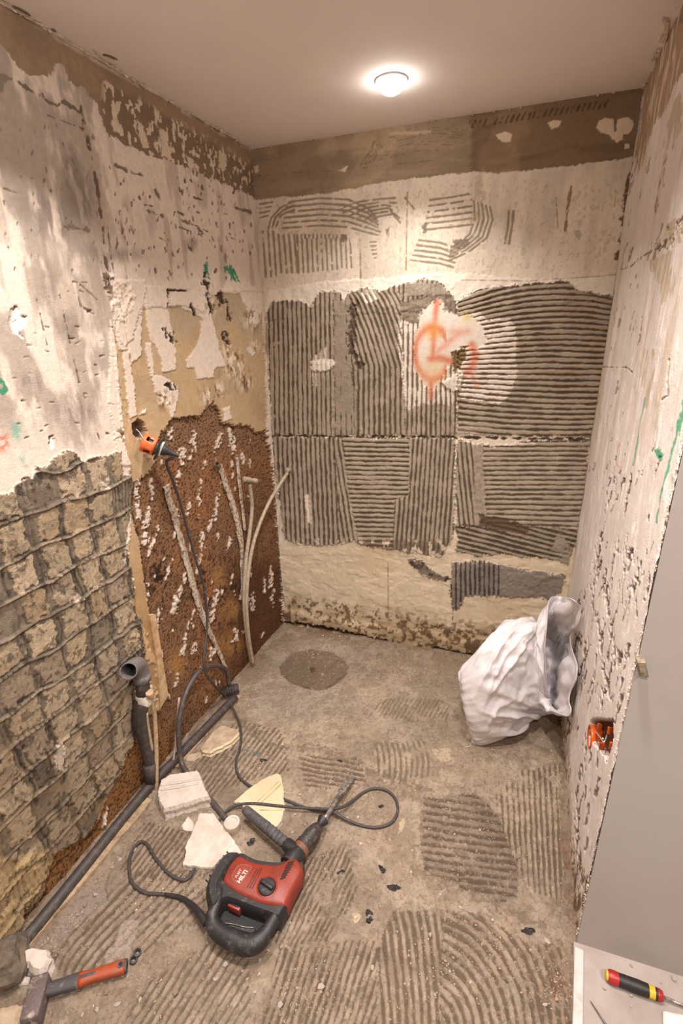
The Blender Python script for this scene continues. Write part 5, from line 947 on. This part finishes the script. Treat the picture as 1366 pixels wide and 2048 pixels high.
# ------------------------------------------------------------------ THE SACK
def P3(x, y, yy): return YP(x, y, yy)
rings = []
def ell(T, B, yT, yB, dep, lean=0., sq=1.):
    T, B = P3(*T, yT), P3(*B, yB); c = (T + B) / 2; h = (T - B) / 2; F = np.array([-.35, -1, .15]); F = F - h * (F @ h) / (h @ h); F = F / np.linalg.norm(F) * dep
    an = np.linspace(0, 2 * math.pi, 48, endpoint=False); cs, sn = np.cos(an), np.sin(an)
    cs = np.sign(cs) * np.abs(cs) ** sq; sn = np.sign(sn) * np.abs(sn) ** sq
    return np.array([c + h * c_ + F * s_ for c_, s_ in zip(cs, sn)])
SK = [((917, 1352), (946, 1488), -.60, -.62, .006), ((920, 1340), (952, 1489), -.585, -.615, .035), ((928, 1326), (970, 1487), -.57, -.60, .085), ((948, 1306), (998, 1474), -.55, -.57, .125), ((974, 1280), (1026, 1456), -.52, -.54, .150), ((1003, 1258), (1050, 1440), -.49, -.505, .150), ((1030, 1249), (1068, 1427), -.465, -.475, .140), ((1056, 1244), (1082, 1424), -.44, -.45, .125), ((1078, 1245), (1094, 1418), -.42, -.42, .11)]
for T, B, a_, b_, dp_ in SK: rings.append(ell(T, B, a_, b_, dp_))
def loop(pts, n=48):
    L = np.array([PR.at(x, y, -z) if z < -.9 else P3(x, y, z) if z < 0 else PR.at(x, y, z) for x, y, z in pts]); sp = smooth_path(L, 8, True); cl = np.vstack([sp, sp[:1]]); dd = np.r_[0, np.cumsum(np.linalg.norm(np.diff(cl, axis=0), axis=1))]
    return np.array([[np.interp(t_, dd, cl[:, i]) for i in range(3)] for t_ in np.linspace(0, dd[-1], n, endpoint=False)])
mouth = loop([(1122, 1193, -.33), (1104, 1196, -.38), (1096, 1215, -.44), (1093, 1245, -.48), (1090, 1290, -.50), (1092, 1340, -.51), (1095, 1385, -.50), (1099, 1414, -.47), (1118, 1426, .05), (1135, 1431, .035), (1142, 1422, .03), (1136, 1392, .03), (1150, 1362, .022), (1153, 1335, .022), (1145, 1300, .022), (1142, 1268, .022), (1155, 1248, .022), (1160, 1216, .022), (1142, 1198, .06)])
m0 = rings[-1]; rings.append(m0 * .5 + mouth * .5); rings.append(m0 * .15 + mouth * .85); rings.append(mouth)
Rg = np.array(rings); NR = len(Rg); fine = []
for t_ in np.linspace(0, NR - 1, 190):
    i = min(int(t_), NR - 2); f = t_ - i; g = lambda j: Rg[min(max(j, 0), NR - 1)]
    fine.append(.5 * (2 * g(i) + (g(i + 1) - g(i - 1)) * f + (2 * g(i - 1) - 5 * g(i) + 4 * g(i + 1) - g(i + 2)) * f * f + (3 * g(i) - g(i - 1) - 3 * g(i + 1) + g(i + 2)) * f ** 3))
Fi = np.array(fine); NA = 216
idx_ = np.arange(NA) / NA * 48; i0 = idx_.astype(int) % 48; fr = (idx_ - idx_.astype(int))[None, :, None]
g_ = lambda k: Fi[:, (i0 + k) % 48]
Fi = .5 * (2 * g_(0) + (g_(1) - g_(-1)) * fr + (2 * g_(-1) - 5 * g_(0) + 4 * g_(1) - g_(2)) * fr ** 2 + (3 * g_(0) - g_(-1) - 3 * g_(1) + g_(2)) * fr ** 3)
cen = Fi.mean(1, keepdims=True); nrm = np.cross(np.gradient(Fi, axis=1), np.gradient(Fi, axis=0)); nrm /= np.linalg.norm(nrm, axis=2, keepdims=True) + 1e-9
sgn = np.sign((nrm * (Fi - cen)).sum(2).mean()); nrm *= sgn
tt = np.linspace(0, 1, 190)[:, None] * np.ones((1, NA)); aa = np.linspace(0, 1, NA, endpoint=False)[None, :] * np.ones((190, 1)); ca, sa = np.cos(aa * 6.2832), np.sin(aa * 6.2832)
def n3(fx, fy, k): return fbm(tt * fx + ca * fy + 50, sa * fy + tt * fx * .3 + 50, k, 3)
rid = lambda n: 1 - np.abs(n * 2 - 1) * 2.2
lowp = ss(.42, .15, tt); upp = ss(.25, .45, tt) * ss(1.0, .86, tt)
disp = lowp * (rid(n3(3.5, 5.5, 3)) * .0034 + rid(n3(6, 11, 5)) * .0012) + upp * (rid(n3(5, 1.6, 4)) * .020 - .008 + rid(n3(10, 3, 6)) * .005) + (n3(4, 1, 8) - .5) * .02 * ss(0, .1, tt)
cr_ = rid(fbm(tt * 3.2 + sa * 1.5 + 9, ca * 2 - tt * 5 + 9, 9, 2)); disp += upp * .014 * np.clip(cr_, 0, 1) ** 2
qv = np.random.RandomState(12); sd_ = np.stack([qv.uniform(-1.1, 1.1, 90), qv.uniform(-1.1, 1.1, 90), qv.uniform(0, 3.2, 90)], 1)
wq = (fbm(ca * 2 + 9, sa * 2 + tt * 4, 3, 2) - .5) * .5
DD = np.sqrt((ca[..., None] + wq[..., None] - sd_[:, 0]) ** 2 + (sa[..., None] - sd_[:, 1]) ** 2 + (tt[..., None] * 3.2 + wq[..., None] - sd_[:, 2]) ** 2); DD.sort(axis=2)
e_ = DD[..., 1] - DD[..., 0]; disp -= (upp + .25 * lowp) * .0075 * (1 - np.clip(e_ / .30, 0, 1)) - upp * .012 * (.4 - np.clip(DD[..., 0], 0, .8))
disp *= ss(0, .06, tt)
Fi = Fi + nrm * disp[:, :, None]
Fi[:, :, 2] = np.maximum(Fi[:, :, 2], .0035)
lim = (PR.O + 0)[0] - .012; xm = WR - .0135 + Fi[:, :, 1] * math.sin(THR); Fi[:, :, 0] = np.minimum(Fi[:, :, 0], xm)
vv = Fi.reshape(-1, 3); ff = [(i * NA + k, i * NA + (k + 1) % NA, (i + 1) * NA + (k + 1) % NA, (i + 1) * NA + k) for i in range(189) for k in range(NA)] + [tuple(range(NA))]
sackm, tr, bs = nodes('white_woven_plastic'); bs.inputs['Base Color'].default_value = rgb((212, 206, 206)); bs.inputs['Roughness'].default_value = .42; bs.inputs['Subsurface Weight'].default_value = .15; bs.inputs['Subsurface Radius'].default_value = (.01, .01, .01); bs.inputs['Subsurface Scale'].default_value = .3
nt = tr.nodes.new('ShaderNodeTexNoise'); nt.inputs['Scale'].default_value = 22; nt.inputs['Detail'].default_value = 3; bp = tr.nodes.new('ShaderNodeBump'); bp.inputs['Strength'].default_value = .25; bp.inputs['Distance'].default_value = .01; tr.links.new(nt.outputs['Fac'], bp.inputs['Height']); tr.links.new(bp.outputs['Normal'], bs.inputs['Normal'])
ts = empty('rubble_sack', P3(1010, 1440, -.5) * V(1, 1, 0), 'white plastic rubble sack leaning in the corner with open mouth', 'sack')
o = obj('sack_body', vv, ff, sackm, ts, smooth=True); md = o.modifiers.new('t', 'SOLIDIFY'); md.thickness = .0016; md.offset = -1
tube('mouth_hem', np.vstack([Fi[-1], Fi[-1][:1]]), .0016, sackm, ts, seg=6, cap=False)
tube('loose_thread', smooth_path([FL(948, 1487, .006), FL(942, 1484, .004), FL(940, 1492, .004), FL(930, 1494, .004)], 5), .0012, sackm, ts, seg=5)
# filling seen from above is closed off by the sack; a rubble bed keeps its floor
# ------------------------------------------------------------------ CRUMBS
def chipmesh(seed):
    q = np.random.RandomState(seed); n = 5; vv = [(math.cos(6.283 * k / n) * q.uniform(.6, 1.2), math.sin(6.283 * k / n) * q.uniform(.5, 1.0), z_) for z_ in (0, .45) for k in range(n)]
    me = bpy.data.meshes.new('chip'); me.from_pydata(vv, [], [tuple(range(n))[::-1], tuple(range(n, 2 * n))] + [(k, (k + 1) % n, n + (k + 1) % n, n + k) for k in range(n)]); me.materials.append(plas if seed % 3 else stone); return me
cms = [chipmesh(s) for s in range(9)]
def chip(x, y, s, h=.003):
    P = FL(x, y, h); o = bpy.data.objects.new('plaster_chip', cms[rnd.randrange(9)]); C.objects.link(o); o.location = tuple(P); o.rotation_euler = (rnd.uniform(-.2, .2), rnd.uniform(-.2, .2), rnd.uniform(0, 6.28)); o.scale = (s, s * rnd.uniform(.5, 1), s)
    tag(o, 'small pale plaster chip lying loose on the rough screed', 'chip', 'loose plaster chips on the screed')
spots = [(1035, 1715, 1.5), (1000, 1825, .8), (985, 1840, .7), (745, 1935, .9), (642, 1975, 1.2), (655, 1990, .8), (830, 1690, .6), (880, 1790, .7), (920, 1815, .8), (1095, 1885, 1.4), (1110, 1900, .8), (1090, 2010, .9), (940, 1965, .7), (560, 2010, .9), (470, 2010, .9), (450, 1930, .9), (350, 1985, 1.1), (510, 1985, .7), (520, 1920, .6), (430, 1960, .8), (610, 1650, .7), (590, 1630, .8), (600, 1590, .8), (585, 1665, .7), (270, 1700, .8), (240, 1720, .8), (225, 1735, .7), (190, 1790, .7), (170, 1810, .8), (155, 1830, .7), (60, 1870, 1.), (45, 1890, 1.2), (620, 1275, .8), (640, 1284, .6), (985, 1500, .7), (900, 1620, .6), (960, 1660, .6), (695, 1560, .7), (335, 1640, .8), (350, 1655, .7), (345, 1625, .6), (500, 1640, .6), (880, 1700, .6), (905, 1740, .6), (870, 1990, .6), (800, 1960, .6), (120, 1990, .8), (215, 1985, .9), (235, 2010, 1.1), (195, 2020, .8), (165, 2030, .7), (280, 2000, .7), (700, 2010, .6), (660, 1900, .6), (540, 1880, .6), (580, 1845, .6)]
for x, y, s in spots: chip(x, y, .0095 * s)
def hchip(x, y, s): 
    P = FL(x, y, .016); o = bpy.data.objects.new('plaster_chip', cms[1]); C.objects.link(o); o.location = tuple(P); o.rotation_euler = (0, 0, rnd.uniform(0, 6.28)); o.scale = (s, s * .7, s); tag(o, 'small white plaster chip lying on the pale hall floor', 'chip', 'loose chips on the hall floor')
for x, y, s in ((1262, 1931, .006), (1209, 1977, .006), (1262, 1992, .006), (1347, 1958, .009), (1250, 1950, .004), (1322, 1966, .003), (1262, 2013, .004)): hchip(x, y, s)
N = 14000; q = np.random.RandomState(9); vv = []; ff = []; i = 0
fpts = []
while len(fpts) < N:
    x = q.uniform(.0, 1.5); y = q.uniform(-2.0, -.03); w_ = .25 + .9 * (fbm(np.array([x * 5.]), np.array([y * 5.]), 5)[0] > .52)
    w_ *= (.35 if y > -.85 else 1) + 1.2 * math.exp(-((x - .72) / .12) ** 2 - ((y + 1.4) / .3) ** 2) + 1.5 * math.exp(-((x - .06) / .05) ** 2) + .8 * math.exp(-((x - 1.47) / .05) ** 2)
    if q.rand() < w_ * .5: fpts.append((x, y))
def crumb_obj(pts, m, s0, s1, seed):
    q = np.random.RandomState(seed); n = len(pts); P = np.array([(x, y, 0.) for x, y in pts]); s = q.uniform(s0, s1, n) * np.where(q.rand(n) < .06, 2.0, 1); base = np.array([(1, 0, 0), (-.5, .86, 0), (-.5, -.86, 0), (0, 0, 1.0)])
    a = q.uniform(0, 6.28, n); v = []; sx = q.uniform(.6, 1.5, n)
    vv = np.zeros((n, 4, 3))
    for k in range(4):
        bx, by, bz = base[k]; jx = q.uniform(-.3, .3, n); vx = (bx * sx + jx) * s; vy = (by + jx) * s
        vv[:, k, 0] = P[:, 0] + vx * np.cos(a) - vy * np.sin(a); vv[:, k, 1] = P[:, 1] + vx * np.sin(a) + vy * np.cos(a); vv[:, k, 2] = .001 + bz * s * .9
    f = (np.array([(0, 1, 3), (1, 2, 3), (2, 0, 3), (2, 1, 0)])[None] + (np.arange(n) * 4)[:, None, None]).reshape(-1, 3)
    o = obj('fine_rubble', vv.reshape(-1, 3), f, m); o['kind'] = 'stuff'; o['category'] = 'rubble'; return o
crumb_obj(fpts[:8500], stone, .0012, .0035, 1)['label'] = 'tan mortar crumbs scattered over the whole screed floor'
crumb_obj(fpts[8500:], plas, .0011, .003, 2)['label'] = 'fine white plaster crumbs scattered over the whole screed floor'
